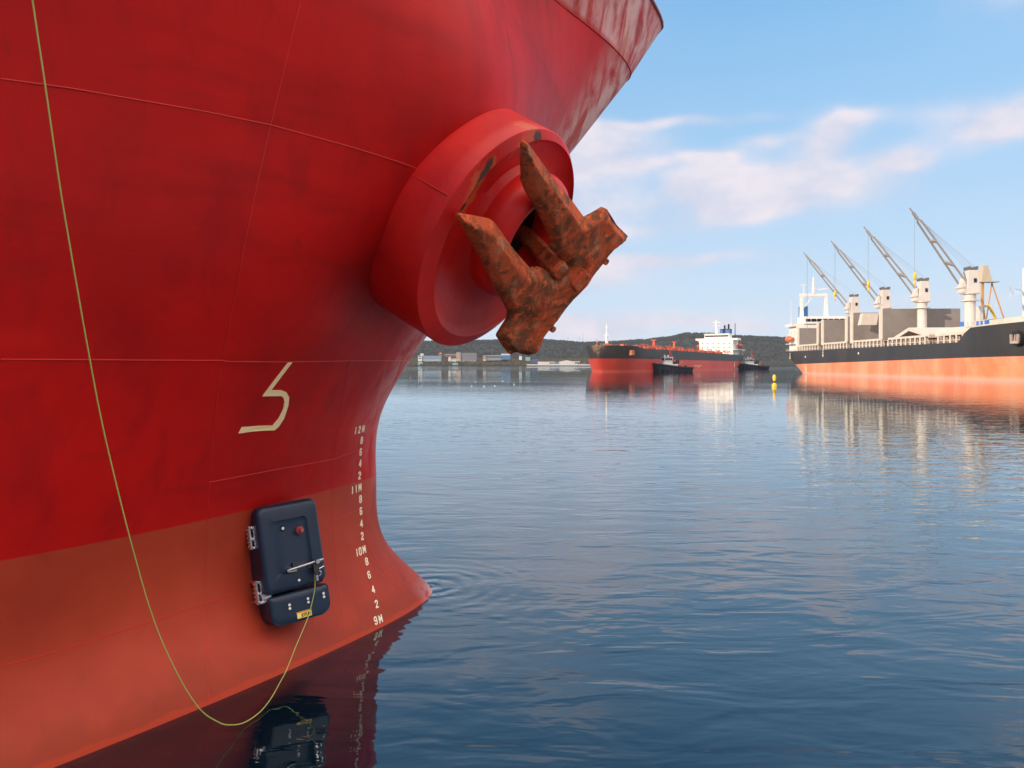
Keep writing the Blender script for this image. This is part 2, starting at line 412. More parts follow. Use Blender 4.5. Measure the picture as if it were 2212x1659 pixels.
# deck inside the bulwark and the rounded rail on top of it
ds = [0, .1, .3, .6, 1, 1.6, 2.4, 3.4, 4.8, 6.5, 9, 12, 20, 32, 50]
vs = []
for d in ds:
    s = lev(11.0)[0] - d; y = max(half(s, 11.0) - .02, .001); vs += [W(s, BC + y, 11.0), W(s, BC - y, 11.0)]
near('deck', vs, [(2 * i, 2 * i + 1, 2 * i + 3, 2 * i + 2) for i in range(len(ds) - 1)], paint('deck_paint', (.20, .05, .04), .7))
mb = MB(); pts = []
for d in reversed(ds): s = RIM[0] - d; pts.append(W(s, BC - half(s, RIM[4]), RIM[4] + .02))
for d in ds[1:]: s = RIM[0] - d; pts.append(W(s, BC + half(s, RIM[4]), RIM[4] + .02))
mb.tube([p - ship.location for p in pts], .045, 8); mb.build('bulwark_rail', paint('rail_red', (.30, .03, .03), .5), ship, True)
# knuckle line bead
def bead(pts_sz, r, name='weld_seam', mat=None):
    P = []
    for (s0, z0), (s1, z1) in zip(pts_sz, pts_sz[1:]):
        k = max(2, int(math.hypot(s1 - s0, z1 - z0) / .12))
        for i in range(k):
            t = i / k; s = s0 + (s1 - s0) * t; z = z0 + (z1 - z0) * t
            P.append(hp(s, z) + frame(s, z)[2] * (r * .15 + random.uniform(-.0006, .0006)) - ship.location)
    P.append(hp(*pts_sz[-1]) - ship.location)
    MB().tube(P, r, 6).build(name, mat or BEADM, ship, True)
pts = [(QS[0][-1] - d, 10.5) for d in (0.001, .01, .03, .07, .13, .2, .3, .42, .56, .72, .9, 1.2, 1.6, 2.2, 3, 4, 5.5, 7.5)]
bead(pts, .014, 'knuckle_seam', HULLM)
def px_seam(px_pts, r): bead([hull_hit(*q) for q in px_pts], r)
px_seam([(2, 170), (150, 190), (300, 216), (450, 242), (585, 270), (750, 315), (905, 366)], .006)
px_seam([(2, 776), (180, 777), (330, 778), (478, 778.5), (492, 781), (620, 782), (754, 779.5), (850, 779), (880, 779.5)], .006)
px_seam([(450.7, 1041.8), (601, 1013), (720, 992), (760, 977), (805, 964)], .0055)
px_seam([(2, 1440), (180, 1390), (403, 1318), (524, 1281)], .005)
px_seam([(720, 1122), (770, 1103), (812, 1083)], .0035)
px_seam([(744, 1292), (800, 1262), (850, 1223)], .0035)
px_seam([(650, 3), (628, 90), (612, 160), (585, 270), (560, 380), (530, 520), (505, 650), (480, 778), (465, 890), (452, 1040), (447, 1160), (444, 1300), (446, 1400), (450, 1515)], .0035)
px_seam([(753.6, 780), (742, 850), (728, 947.6), (720, 992), (717, 1060), (718, 1122), (724, 1200), (732, 1292), (740, 1345), (746, 1385)], .0035)
px_seam([(778, 1100), (790, 1165), (812, 1215), (850, 1262), (890, 1300)], .003)

# ---------------------------------------------------------------- marks on the hull
def ribbon(poly, w):
    out = []
    for a, b in zip(poly, poly[1:]):
        d = Vector((b[0] - a[0], b[1] - a[1])); l = d.length
        if l < 1e-6: continue
        d /= l; nn = Vector((-d.y, d.x)) * w / 2; e = d * w * .35
        a2 = Vector(a) - e; b2 = Vector(b) + e
        out.append([a2 - nn, b2 - nn, b2 + nn, a2 + nn])
    return out
GL = {'0': [[(.15, .1), (.15, .9), (.35, 1), (.65, 1), (.85, .9), (.85, .1), (.65, 0), (.35, 0), (.15, .1)]],
      '1': [[(.5, 0), (.5, 1)]],
      '2': [[(.15, .78), (.15, .9), (.35, 1), (.65, 1), (.85, .88), (.85, .62), (.15, .12), (.15, 0), (.88, 0)]],
      '4': [[(.72, 0), (.72, 1), (.1, .3), (.92, .3)]],
      '6': [[(.85, .85), (.65, 1), (.35, 1), (.15, .85), (.15, .15), (.35, 0), (.65, 0), (.85, .12), (.85, .42), (.65, .55), (.15, .5)]],
      '8': [[(.35, .52), (.15, .65), (.15, .88), (.35, 1), (.65, 1), (.85, .88), (.85, .65), (.65, .52), (.35, .52), (.12, .38), (.12, .12), (.35, 0), (.65, 0), (.88, .12), (.88, .38), (.65, .52)]],
      '9': [[(.15, .15), (.35, 0), (.65, 0), (.85, .15), (.85, .85), (.65, 1), (.35, 1), (.15, .88), (.15, .58), (.35, .45), (.85, .5)]],
      'M': [[(.05, 0), (.05, 1), (.5, .3), (.95, 1), (.95, 0)]]}
def glyphs_on_hull(items, h, wd, sw):
    for ch, px, py in items:
        mb = MB()
        s, z = hull_hit(px, py); A, B, nn = frame(s, z)
        cs = 1.0 / math.sqrt(1 + ((half(s + .01, z) - half(s - .01, z)) / .02) ** 2)
        cz = 1.0 / math.sqrt(1 + ((half(s, z + .01) - half(s, z - .01)) / .02) ** 2)
        for k, st in enumerate(GL[ch]):
            for qi, quad in enumerate(ribbon([((u - .5) * wd, (v - .5) * h) for u, v in st], sw)):
                top = .009 + .0005 * (qi % 3)
                lo = [hp(s + q.x * cs, z + q.y * cz) - nn * .004 - ship.location for q in quad]
                hi = [hp(s + q.x * cs, z + q.y * cz) + nn * top - ship.location for q in quad]
                mb.add(lo + hi, [(4, 5, 6, 7), (0, 1, 5, 4), (1, 2, 6, 5), (2, 3, 7, 6), (3, 0, 4, 7)])
        mb.build('draft_letter' if ch == 'M' else 'draft_digit', MARK, ship)
H_, W_, S_ = .112, .075, .021
marks = [[('1', 767.7, 930), ('2', 776, 928), ('M', 784.3, 926)], [('8', 780.8, 951)], [('6', 778.6, 976)], [('4', 777.4, 1001)], [('2', 776.3, 1027)],
         [('1', 760.8, 1059), ('1', 768.8, 1056), ('M', 777, 1053)], [('8', 778.2, 1078)], [('6', 779, 1104)], [('4', 780, 1131)], [('2', 782, 1158)],
         [('1', 770.5, 1194), ('0', 777.5, 1191), ('M', 786, 1187)], [('8', 791.4, 1213)], [('6', 796.5, 1242)], [('4', 805.5, 1274)], [('2', 813, 1305)],
         [('9', 811, 1341), ('M', 821.5, 1337)]]
for mk in marks: glyphs_on_hull(mk, H_, W_, S_)
# hooked symbol of the submerged bow
sy = [(553, 143), (575, 143), (460, 295), (515, 296), (543, 306), (558, 335), (553, 380), (530, 450), (502, 493), (478, 514), (420, 515), (350, 520), (282, 531), (300, 497), (400, 490), (468, 488), (500, 450), (525, 400), (532, 360), (528, 338), (514, 326), (412, 328)]
sy = [(403.2 + .396 * a, 725.8 + .396 * b) for a, b in sy]
def dense(poly, step):
    o = []
    for a, b in zip(poly, poly[1:] + poly[:1]):
        k = max(1, int(math.dist(a, b) / step)); o += [(a[0] + (b[0] - a[0]) * i / k, a[1] + (b[1] - a[1]) * i / k) for i in range(k)]
    return o
sz = dense([hull_hit(*q) for q in sy], .05)
from mathutils.geometry import tessellate_polygon
tri = tessellate_polygon([[Vector((q[0], q[1], 0)) for q in sz]])
n_ = len(sz)
vs = [hp(s, z) + frame(s, z)[2] * .007 - ship.location for s, z in sz] + [hp(s, z) - frame(s, z)[2] * .006 - ship.location for s, z in sz]
near('bow_symbol', [v + ship.location for v in vs], [tuple(t) for t in tri] + [(i, (i + 1) % n_, n_ + (i + 1) % n_, n_ + i) for i in range(n_)], CREAM)

# ---------------------------------------------------------------- anchor bolster
NB = Vector((math.sin(R(62.6)) * math.cos(R(30.6)), -math.cos(R(62.6)) * math.cos(R(30.6)), -math.sin(R(30.6))))
HB = Vector((.46, .888, 0)); HB = (HB - NB * HB.dot(NB)).normalized(); UB = NB.cross(HB)
if UB.z < 0: UB = -UB
BCN = pix(1087.9, 529.7, 10.5); RB = 1.68
def bl(h, u, w): return BCN + HB * h + UB * u + NB * w
def bolster_material():
    n = NT('bolster_paint'); p = n.pos()
    big = n.noise(p, .9, 5, .55); st = n.noise(p, 5, 6, .6, (1, 1, .3))
    col = n.mix(n.mr(big, .35, .7), (.66, .014, .010, 1), (.50, .007, .007, 1))
    col = n.mix(n.math('MULTIPLY', n.mr(st, .55, .75), .3), col, (.40, .012, .02, 1))
    def patch(c, r, colr, k):
        nonlocal col
        q = n.vm('SUBTRACT', p, tuple(c)); k = n.math('MULTIPLY', n.mr(n.vm('DOT_PRODUCT', q, tuple(NB), 1), -.34, -.26), k)
        a = n.math('DIVIDE', n.vm('DOT_PRODUCT', q, tuple(HB), 1), r[0]); b = n.math('DIVIDE', n.vm('DOT_PRODUCT', q, tuple(UB), 1), r[1])
        d = n.math('SQRT', n.math('ADD', n.math('MULTIPLY', a, a), n.math('MULTIPLY', b, b)))
        d = n.math('ADD', d, n.math('MULTIPLY', n.math('SUBTRACT', n.noise(p, 7, 5, .65), .5), 1.5))
        col = n.mix(n.math('MULTIPLY', n.mr(d, 1.0, .6), k), col, colr)
    def facept(cx, cy):
        r = Vector(((748.8 + .3472 * cx - CX) / FPX, 1, (HY - (207.4 + .3472 * cy)) / FPX)); t = (BCN - Vector((0, 0, CAM_H))).dot(NB) / r.dot(NB)
        return Vector((0, 0, CAM_H)) + r * t
    patch(facept(812, 600), (.22, .50), (.62, .10, .03, 1), .8)
    patch(facept(842, 525), (.09, .34), (.05, .03, .02, 1), .95)
    patch(facept(742, 705), (.13, .10), (.05, .03, .02, 1), .95)
    patch(facept(1165, 245), (.16, .22), (.55, .08, .03, 1), .8)
    patch(facept(1195, 258), (.14, .09), (.06, .035, .02, 1), .95)
    patch(facept(1085, 320), (.10, .25), (.62, .10, .04, 1), .7)
    n.set(col, n.math('ADD', .36, n.math('MULTIPLY', big, .15)), 0.0, .3)
    hb = n.math('ADD', n.math('MULTIPLY', n.noise(p, 3.2, 5, .6, (1, 1, .7)), .012), n.math('MULTIPLY', n.noise(p, 60, 2), .0008))
    n.bump(hb, 1.0, .7); return n.m
BOLM = bolster_material()
bol = MB(); NSEG = 96
def loop(r, w, h0=0, u0=0, tilt=0):
    return [bl(h0 + r * math.cos(2 * math.pi * i / NSEG), u0 + r * math.sin(2 * math.pi * i / NSEG), w) - ship.location for i in range(NSEG)]
def bridge(name, loops, mat, cap=False, parent=ship):
    vs = [v for l in loops for v in l]; fs = [(j * NSEG + i, j * NSEG + (i + 1) % NSEG, (j + 1) * NSEG + (i + 1) % NSEG, (j + 1) * NSEG + i) for j in range(len(loops) - 1) for i in range(NSEG)]
    if cap: fs.append(tuple(range((len(loops) - 1) * NSEG, len(loops) * NSEG)))
    o = mesh(name, vs, fs, mat, parent, True)
    bm = bmesh.new(); bm.from_mesh(o.data); bmesh.ops.recalc_face_normals(bm, faces=bm.faces); bm.to_mesh(o.data); bm.free()
    try: o.data.set_sharp_from_angle(angle=R(50))
    except Exception: pass
    return o
bolster = bridge('anchor_bolster', [loop(RB + .02, -2.3), loop(RB + .02, -1.5), loop(RB + .01, -.7), loop(RB, -.3), loop(RB, -.06), loop(RB - .012, -.045)], BOLM)
ho, uo = .2, .228
def ln(c, t): return loop(c[0], c[1], c[2], c[3])
cr = (1.53, 0.0, .115, .045)      # the raised inner edge sits off centre, towards the bow
def lm(a_, b_, t, w=None): q = [a_[k] + (b_[k] - a_[k]) * t for k in range(4)]; return loop(q[0], q[1] if w is None else w, q[2], q[3])
r0_ = (RB - .012, -.045, 0, 0)
bridge('bolster_rim', [lm(r0_, cr, 0), lm(r0_, cr, .05), lm(r0_, cr, .5), lm(r0_, cr, .95), lm(r0_, cr, 1)], BOLM)
rg = (.94, -.06, ho, uo)
bridge('bolster_face', [lm(cr, rg, 0), lm(cr, rg, .025, -.035), lm(cr, rg, .2, -.075), lm(cr, rg, .5, -.13), lm(cr, rg, .85, -.15), lm(cr, rg, 1)], BOLM)
ring = [loop(.94, -.06, ho, uo)]
for k in range(1, 15):
    a = math.pi * 1.12 * k / 14; ring.append(loop(.73 + .23 * math.cos(a), .02 + .33 * math.sin(a), ho, uo))
hr = bridge('hawse_ring', ring, BOLM)
RUSTD = paint('rusty_pipe', (.10, .03, .015), .85, dirt=.6, scale=3)
bridge('hawse_pipe', [loop(.505, -.08, ho, uo), loop(.49, -.5, ho, uo), loop(.48, -1.9, ho, uo)], paint('dark_rusty_pipe', (.03, .012, .01), .9), cap=True)
# weld seam on the bolster wall
MB().tube([bl(-RB * 1.004 * math.cos(.22) , RB * 1.004 * math.sin(.22), w / 10) - ship.location for w in range(-12, 0)], .007, 6).build('weld_seam', BEADM, ship, True)

# ================================================================ anchor
def rust_material():
    n = NT('rusty_anchor_iron'); p = n.pos()
    a = n.noise(p, 2.8, 8, .68, dist=.7); b = n.noise(p, 8, 6, .65, dist=.4); c = n.noise(p, 30, 5, .7)
    col = n.mix(n.mr(a, .40, .60), (.15, .050, .020, 1), (.52, .085, .026, 1))
    col = n.mix(n.math('MULTIPLY', n.mr(b, .52, .64), .85), col, (.74, .12, .035, 1))
    col = n.mix(n.math('MULTIPLY', n.mr(n.noise(p, 3.7, 6, .6), .56, .68), .8), col, (.40, .18, .095, 1))
    col = n.mix(n.math('MULTIPLY', n.mr(c, .58, .72), .5), col, (.05, .024, .012, 1))
    n.set(col, .78, 0.0, .3)
    h = n.math('ADD', n.math('MULTIPLY', n.noise(p, 4.5, 6, .62), .028), n.math('MULTIPLY', n.noise(p, 22, 6, .7), .012))
    n.bump(h, 1.0, .8); return n.m
RUST = rust_material()
N2 = Vector((math.sin(R(45)) * math.cos(R(30)), -math.cos(R(45)) * math.cos(R(30)), -math.sin(R(30))))
camp = Vector((0, 0, CAM_H))
O2 = camp + Vector(((1153 - CX) / FPX, 1, (HY - 523) / FPX)) * 10.08
def apt(cx, cy, w=0.0):
    r = Vector(((748.8 + .3472 * cx - CX) / FPX, 1, (HY - (207.4 + .3472 * cy)) / FPX))
    return camp + r * ((O2 + N2 * w - camp).dot(N2) / r.dot(N2))
pA, pB = apt(690, 735), apt(1105, 278); pC, pD = apt(1150, 1600), apt(1740, 868)
AY = ((pA + pB) / 2 - (pC + pD) / 2); AY = (AY - N2 * AY.dot(N2)).normalized(); AX = AY.cross(N2)
A0 = apt(1330, 1130)
anchor = empty('ship_anchor', A0); tag(anchor, 'rusty stockless anchor hauled up against the round red bolster of the big bow', 'anchor')
def a2(cx, cy): q = apt(cx, cy) - A0; return (q.dot(AX), q.dot(AY))
outl = [(700, 731), (800, 748), (893, 766), (915, 785), (942, 822), (1000, 905), (1050, 972), (1100, 1028), (1142, 1076), (1160, 1066), (1190, 1066), (1225, 1076), (1260, 1098), (1298, 1120),
        (1325, 1085), (1352, 1050), (1345, 1015), (1310, 985), (1268, 950), (1275, 915), (1255, 860), (1225, 790), (1190, 720), (1150, 650), (1115, 592), (1090, 530), (1087, 400), (1086, 300), (1098, 280), (1116, 283),
        (1170, 360), (1240, 455), (1310, 545), (1400, 655), (1475, 758), (1530, 730), (1592, 693), (1612, 700), (1640, 745), (1672, 798), (1735, 860), (1741, 870), (1725, 890), (1640, 955), (1605, 995), (1600, 1020), (1578, 1032),
        (1470, 1170), (1380, 1275), (1300, 1375), (1272, 1415), (1265, 1438), (1248, 1441), (1215, 1485), (1190, 1545), (1160, 1592), (1130, 1608), (1095, 1602), (1050, 1588), (1010, 1603), (975, 1560), (934, 1495), (940, 1478), (970, 1430), (1002, 1380), (1003, 1335),
        (960, 1255), (920, 1190), (870, 1085), (800, 950), (750, 862), (710, 790), (682, 748), (686, 733)]
poly = [a2(*q) for q in outl]
def edist(x, y):
    best = 9.0; nx = ny = 0; ins = False
    for (x0, y0), (x1, y1) in zip(poly, poly[1:] + poly[:1]):
        dx, dy = x1 - x0, y1 - y0; t = max(0, min(1, ((x - x0) * dx + (y - y0) * dy) / (dx * dx + dy * dy + 1e-12)))
        qx, qy = x0 + t * dx, y0 + t * dy; d = math.hypot(x - qx, y - qy)
        if d < best: best, nx, ny = d, qx, qy
        if (y0 > y) != (y1 > y) and x < dx * (y - y0) / dy + x0: ins = not ins
    return (best if ins else -best), nx, ny
st = .03
xs = [p_[0] for p_ in poly]; ys = [p_[1] for p_ in poly]
gx0, gy0 = min(xs) - st, min(ys) - st; gw, gh = int((max(xs) - gx0) / st) + 3, int((max(ys) - gy0) / st) + 3
grid = {}
for j in range(gh):
    for i in range(gw):
        x, y = gx0 + i * st, gy0 + j * st; d, nx, ny = edist(x, y)
        if d > -st * .75:
            if d < st * .55: x, y, d = nx, ny, 0.0
            grid[i, j] = (x, y, d)
def span(x, y):
    cr = sorted(x0 + (x1 - x0) * (y - y0) / (y1 - y0) for (x0, y0), (x1, y1) in zip(poly, poly[1:] + poly[:1]) if (y0 > y) != (y1 > y))
    for a, b in zip(cr[::2], cr[1::2]):
        if a - 1e-3 <= x <= b + 1e-3: return a, b
    return x - .1, x + .1
def relief(x, y, d):
    crown = max(0, min(1, (.55 - y) / .6))
    t1 = min(d * 1.5, .15) * (1 - .55 * math.exp(-((x - .02) / .24) ** 2 - ((y - .22) / .22) ** 2))
    xl, xr = span(x, y)
    t2 = min(.05 + (x - xl) * .9, .12 + (x - xl) * .12, .03 + (xr - x) * .85, d * 3.5, .18)
    t = t2 * (1 - crown) + t1 * crown
    k = mnoise.noise(Vector((x * 2.2, y * 2.2, 3))) * .022 + mnoise.noise(Vector((x * 7, y * 7, 9))) * .008
    e = min(d / .1, 1)
    # raised centre boss with a pocket, saddles behind the tripping palms
    boss = .07 * math.exp(-((x - .12) / .28) ** 2 - ((y + .12) / .16) ** 2)
    pocket = -.10 * math.exp(-((x - .28) / .13) ** 2 - ((y + .10) / .10) ** 2)
    sad = -.07 * (math.exp(-((x - .95) / .26) ** 2 - ((y - .05) / .26) ** 2) + math.exp(-((x + .85) / .22) ** 2 - ((y - .02) / .3) ** 2))
    return t + (k + boss + pocket + sad) * e
vs = []; idx = {}; fs = []
for side in (1, -1):
    for (i, j), (x, y, d) in grid.items():
        h = relief(x, y, d) if side > 0 else -(.03 * min(d * 3, 1) + min(d * .8, .08))
        idx[side, i, j] = len(vs); vs.append(AX * x + AY * y + N2 * (h if d > 0 else side * .03))
cells = {(i, j) for (i, j) in grid if (i + 1, j) in grid and (i, j + 1) in grid and (i + 1, j + 1) in grid and
         edist(gx0 + (i + .5) * st, gy0 + (j + .5) * st)[0] > -.002}
for (i, j) in cells:
    fs.append((idx[1, i, j], idx[1, i + 1, j], idx[1, i + 1, j + 1], idx[1, i, j + 1]))
    fs.append((idx[-1, i, j], idx[-1, i, j + 1], idx[-1, i + 1, j + 1], idx[-1, i + 1, j]))
for (i, j) in cells:
    for (di, dj, a, b) in ((0, -1, (0, 0), (1, 0)), (1, 0, (1, 0), (1, 1)), (0, 1, (1, 1), (0, 1)), (-1, 0, (0, 1), (0, 0))):
        if (i + di, j + dj) not in cells:
            p_ = (i + a[0], j + a[1]); q_ = (i + b[0], j + b[1])
            fs.append((idx[1, p_[0], p_[1]], idx[-1, p_[0], p_[1]], idx[-1, q_[0], q_[1]], idx[1, q_[0], q_[1]]))
fl = mesh('anchor_head', vs, fs, RUST, anchor, True)
bm = bmesh.new(); bm.from_mesh(fl.data)
bmesh.ops.remove_doubles(bm, verts=bm.verts, dist=.004); bmesh.ops.recalc_face_normals(bm, faces=bm.faces)
bmesh.ops.delete(bm, geom=[v for v in bm.verts if not v.link_faces], context='VERTS'); bm.to_mesh(fl.data); bm.free()
try: fl.data.set_sharp_from_angle(angle=R(34))
except Exception: pass
pq = a2(1398, 1112); pc = AX * pq[0] + AY * pq[1] + N2 * .14
MB().obox(pc, AX * .15, AY * .11, N2 * .09).build('crown_boss', RUST, anchor, False, .02)
for q_ in ((1262, 1436), (1590, 1018)):
    e_ = a2(*q_); ec = AX * e_[0] + AY * e_[1]; MB().cyl(ec - N2 * .06, ec + N2 * .10, .05, n=12).build('pin_end', RUST, anchor, True)
# shank running from the crown into the hawse pipe
sa = apt(1326, 1088, .07) - A0
r_ = Vector(((748.8 + .3472 * 1030 - CX) / FPX, 1, (HY - (207.4 + .3472 * 775)) / FPX)); sb = camp + r_ * ((BCN + NB * -.55 - camp).dot(NB) / r_.dot(NB)) - A0
d_ = (sb - sa).normalized(); sx = d_.cross(N2).normalized(); sn = sx.cross(d_)
mb = MB()
sec = []
for t, ww, hh in ((-.03, .10, .10), (.01, .14, .14), (.27, .145, .15), (.31, .12, .13), (1.0, .12, .13)):
    c = sa + (sb - sa) * t
    sec += [c + sx * ww * x_ + sn * hh * y_ for x_, y_ in ((-1, -.6), (-.6, -1), (.6, -1), (1, -.6), (1, .6), (.6, 1), (-.6, 1), (-1, .6))]
mb.add(sec, [(k * 8 + i, k * 8 + (i + 1) % 8, (k + 1) * 8 + (i + 1) % 8, (k + 1) * 8 + i) for k in range(4) for i in range(8)] + [tuple(range(7, -1, -1)), tuple(range(32, 40))])
mb.build('anchor_shank', RUST, anchor)

# ================================================================ hull crawler
CA, CB, CN = Vector((.76978, .63577, .05697)), Vector((-.17164, .1202, .9778)), Vector((.6148, -.76247, .20165))
CA.normalize(); CN = (CN - CA * CN.dot(CA)).normalized(); CB = CN.cross(CA)
CO = Vector((-3.38188, 10.78148, 1.34377)); CW, CH, CT_ = .842, 1.637, .617
craw = bpy.data.objects.new('hull_cleaning_robot', None); C.objects.link(craw)
craw.matrix_world = Matrix((( CA.x, CB.x, CN.x, CO.x), (CA.y, CB.y, CN.y, CO.y), (CA.z, CB.z, CN.z, CO.z), (0, 0, 0, 1)))
tag(craw, 'dark blue carbon cleaning robot clinging to the orange part of the hull', 'robot')
def carbon():
    n = NT('blue_carbon_fibre'); p = n.obj()
    wv = n.nd('ShaderNodeTexWave'); wv.wave_type = 'BANDS'; wv.bands_direction = 'DIAGONAL'; wv.inputs['Scale'].default_value = 34
    n.L.new(n.vm('MULTIPLY', p, (1, 1.0, .4)), wv.inputs['Vector'])
    f = n.mr(wv.outputs['Fac'], .3, .7)
    big = n.mr(n.noise(p, 3, 4, .6, (1, .35, 1)), .35, .7)
    c = n.mix(f, (.003, .010, .028, 1), (.012, .036, .080, 1)); c = n.mix(n.math('MULTIPLY', big, .5), c, (.005, .012, .030, 1))
    n.set(c, n.math('ADD', .30, n.math('MULTIPLY', f, .12)), .0, .45); n.bump(wv.outputs['Fac'], .0012, .5)
    return n.m
CARB = carbon()
def shell(name, x0, x1, y0, y1, z0, z1, rad, zr, notch=(), parent=craw, corner=(1, 1, 1, 1)):
    """rounded-rect shell: outline with corner radii, front edge rounded by zr. notch: list of (x,y,r,sx) circles cut from the outline"""
    pts = []
    for (cx_, cy_, a0, k) in ((x1 - rad, y1 - rad, 0, 0), (x0 + rad, y1 - rad, 90, 1), (x0 + rad, y0 + rad, 180, 2), (x1 - rad, y0 + rad, 270, 3)):
        rr = rad * corner[k]
        cxx = (x1 - rr) if k in (0, 3) else (x0 + rr); cyy = (y1 - rr) if k in (0, 1) else (y0 + rr)
        for i in range(9): a = R(a0 + 90 * i / 8); pts.append((cxx + rr * math.cos(a), cyy + rr * math.sin(a)))
    pts = dense(pts, .035)
    n = len(pts); cx_, cy_ = (x0 + x1) / 2, (y0 + y1) / 2
    loops = []
    def ins(pt, q):
        x, y = pt; return (min(max(x, x0 + q), x1 - q) if True else x, min(max(y, y0 + q), y1 - q))
    zs = [(z0, 0, 0)] + [(z0 + (z1 - zr - z0) * t, 0, t) for t in (.3, .6, 1.0)] + [(z1 - zr + zr * math.sin(R(a)), zr * (1 - math.cos(R(a))), 1) for a in (15, 30, 45, 60, 75, 90)]
    vs = []
    for z, q, t in zs:
        for pt in pts:
            x, y = pt
            x = cx_ + (x - cx_) * (1 - q / ((x1 - x0) / 2)); y = cy_ + (y - cy_) * (1 - q / ((y1 - y0) / 2))
            vs.append((x, y, z))
    # inset rings of the front, with an oval recess
    W2, H2 = (x1 - x0) / 2 - zr, (y1 - y0) / 2 - zr
    m_ = len(zs)
    for t, dz in ((.86, .004), (.70, .004)):
        for pt in vs[(len(zs) - 1) * n:len(zs) * n]: vs.append((cx_ + (pt[0] - cx_) * t, cy_ + (pt[1] - cy_) * t, z1 + dz))
        m_ += 1
    if name == 'body_shell':
        for t, dz in ((.60, -.022), (.54, -.032), (.3, -.032)):
            for pt in vs[(len(zs) - 1) * n:len(zs) * n]: vs.append((cx_ + .02 + (pt[0] - cx_) * t * .92, cy_ + (pt[1] - cy_) * (t + .1), z1 + dz))
            m_ += 1
    fs = [(j * n + i, j * n + (i + 1) % n, (j + 1) * n + (i + 1) % n, (j + 1) * n + i) for j in range(m_ - 1) for i in range(n)]
    fs.append(tuple(range((m_ - 1) * n, m_ * n))); fs.append(tuple(range(n - 1, -1, -1)))
    o = mesh(name, vs, fs, CARB, parent, True)
    return o
hw, hh = CW / 2, CH / 2
ylow = -hh + .42
body = shell('body_shell', -hw - .05, hw, ylow + .022, hh, .02, CT_, .11, .075, corner=(1, 1, .55, .7))
skirt = shell('lower_cover', -hw - .015, hw + .01, -hh, ylow - .012, .02, CT_ - .03, .15, .055, corner=(.25, .2, 1, 1))
for o_ in (body, skirt):
    for v in o_.data.vertices:
        t_ = min(max((hh - v.co.y) / CH, 0), 1); v.co.z = CT_ - (CT_ - v.co.z) * (1 - .34 * t_) if v.co.z < CT_ - .05 else v.co.z
# cut the wheel openings in the left edge of the shell
def cutter(c, r, dz0, dz1, sy_=1.0):
    mb_ = MB(); n_ = 28; vs_ = []
    for z in (dz0, dz1): vs_ += [(c[0] + r * math.cos(2 * math.pi * i / n_), c[1] + r * sy_ * math.sin(2 * math.pi * i / n_), z) for i in range(n_)]
    mb_.add(vs_, [(i, (i + 1) % n_, n_ + (i + 1) % n_, n_ + i) for i in range(n_)] + [tuple(range(n_ - 1, -1, -1)), tuple(range(n_, 2 * n_))]); return mb_
def carve(o, mbs):
    for mb_ in mbs:
        c_ = mb_.build('cut', None, craw); m_ = o.modifiers.new('b', 'BOOLEAN'); m_.operation = 'DIFFERENCE'; m_.object = c_; m_.solver = 'EXACT'
        dg = bpy.context.evaluated_depsgraph_get(); dg.update(); me2 = bpy.data.meshes.new_from_object(o.evaluated_get(dg))
        o.modifiers.clear(); o.data = me2; bpy.data.objects.remove(c_)
WY = [(.42, .19), (-.32, .17)]
cuts = []
for y, r in WY:
    cuts.append(MB().add(*[[(x, yy, z) for z in (-.1, .52) for (x, yy) in ((-hw - .1, y - r * .8), (-hw + .10, y - r * .8), (-hw + .10, y + r * .8), (-hw - .1, y + r * .8))], [(0, 1, 2, 3), (7, 6, 5, 4), (0, 4, 5, 1), (1, 5, 6, 2), (2, 6, 7, 3), (3, 7, 4, 0)]]))
carve(body, cuts + [cutter((-.12, .47), .042, CT_ - .12, CT_ + .2), cutter((hw + .02, ylow + .02), .085, -.1, CT_ + .2)])
for o_ in (body, skirt):
    o_.data.polygons.foreach_set('use_smooth', [True] * len(o_.data.polygons))
    try: o_.data.set_sharp_from_angle(angle=R(35))
    except Exception: pass
# magnetic wheels in chromed carriers
for y, r in WY:
    fr = MB()
    for dy in (-.13, .13): fr.box(-hw - .06, -hw + .12, y + dy - .014, y + dy + .014, .03, .30)
    fr.cyl((-hw - .055, y - .15, .24), (-hw - .055, y + .15, .24), .028); fr.cyl((-hw + .02, y - .14, .16), (-hw + .02, y + .14, .16), .022)
    fr.cyl((-hw - .02, y - .02, .05), (-hw - .02, y - .02, .30), .026); fr.cyl((-hw + .05, y + .05, .05), (-hw + .05, y + .05, .33), .018)
    for k in range(5): fr.cyl((-hw - .075, y - .11 + .055 * k, .20), (-hw - .075, y - .11 + .055 * k, .235), .012)
    fr.box(-hw - .03, -hw + .1, y - .12, y + .12, .28, .30)
    for v in fr.v: v.x -= .04; v.z *= 1.62; v.y = y + (v.y - y) * 1.05
    w_ = fr.build('wheel_carrier', CHROME, craw, False, .004)
    for dy in (-.07, .07):
        MB().cyl((-hw - .0, y + dy - .03, .095), (-hw - .0, y + dy + .03, .095), .085, n=24).build('magnetic_wheel', BLK, w_, True, .006)
for y in (.42, -.32):       # the far pair, half hidden by the shell
    MB().cyl((hw - .12, y - .04, .085), (hw - .12, y + .04, .085), .085, n=24).build('magnetic_wheel', BLK, craw, True, .006)
# chassis seen through the slot between shell and lower cover
MB().box(-hw + .14, hw - .14, ylow + .12, hh - .14, .03, .40).box(-hw + .3, hw - .3, ylow - .1, ylow + .12, .03, .10).build('chassis', DARKMET, craw)
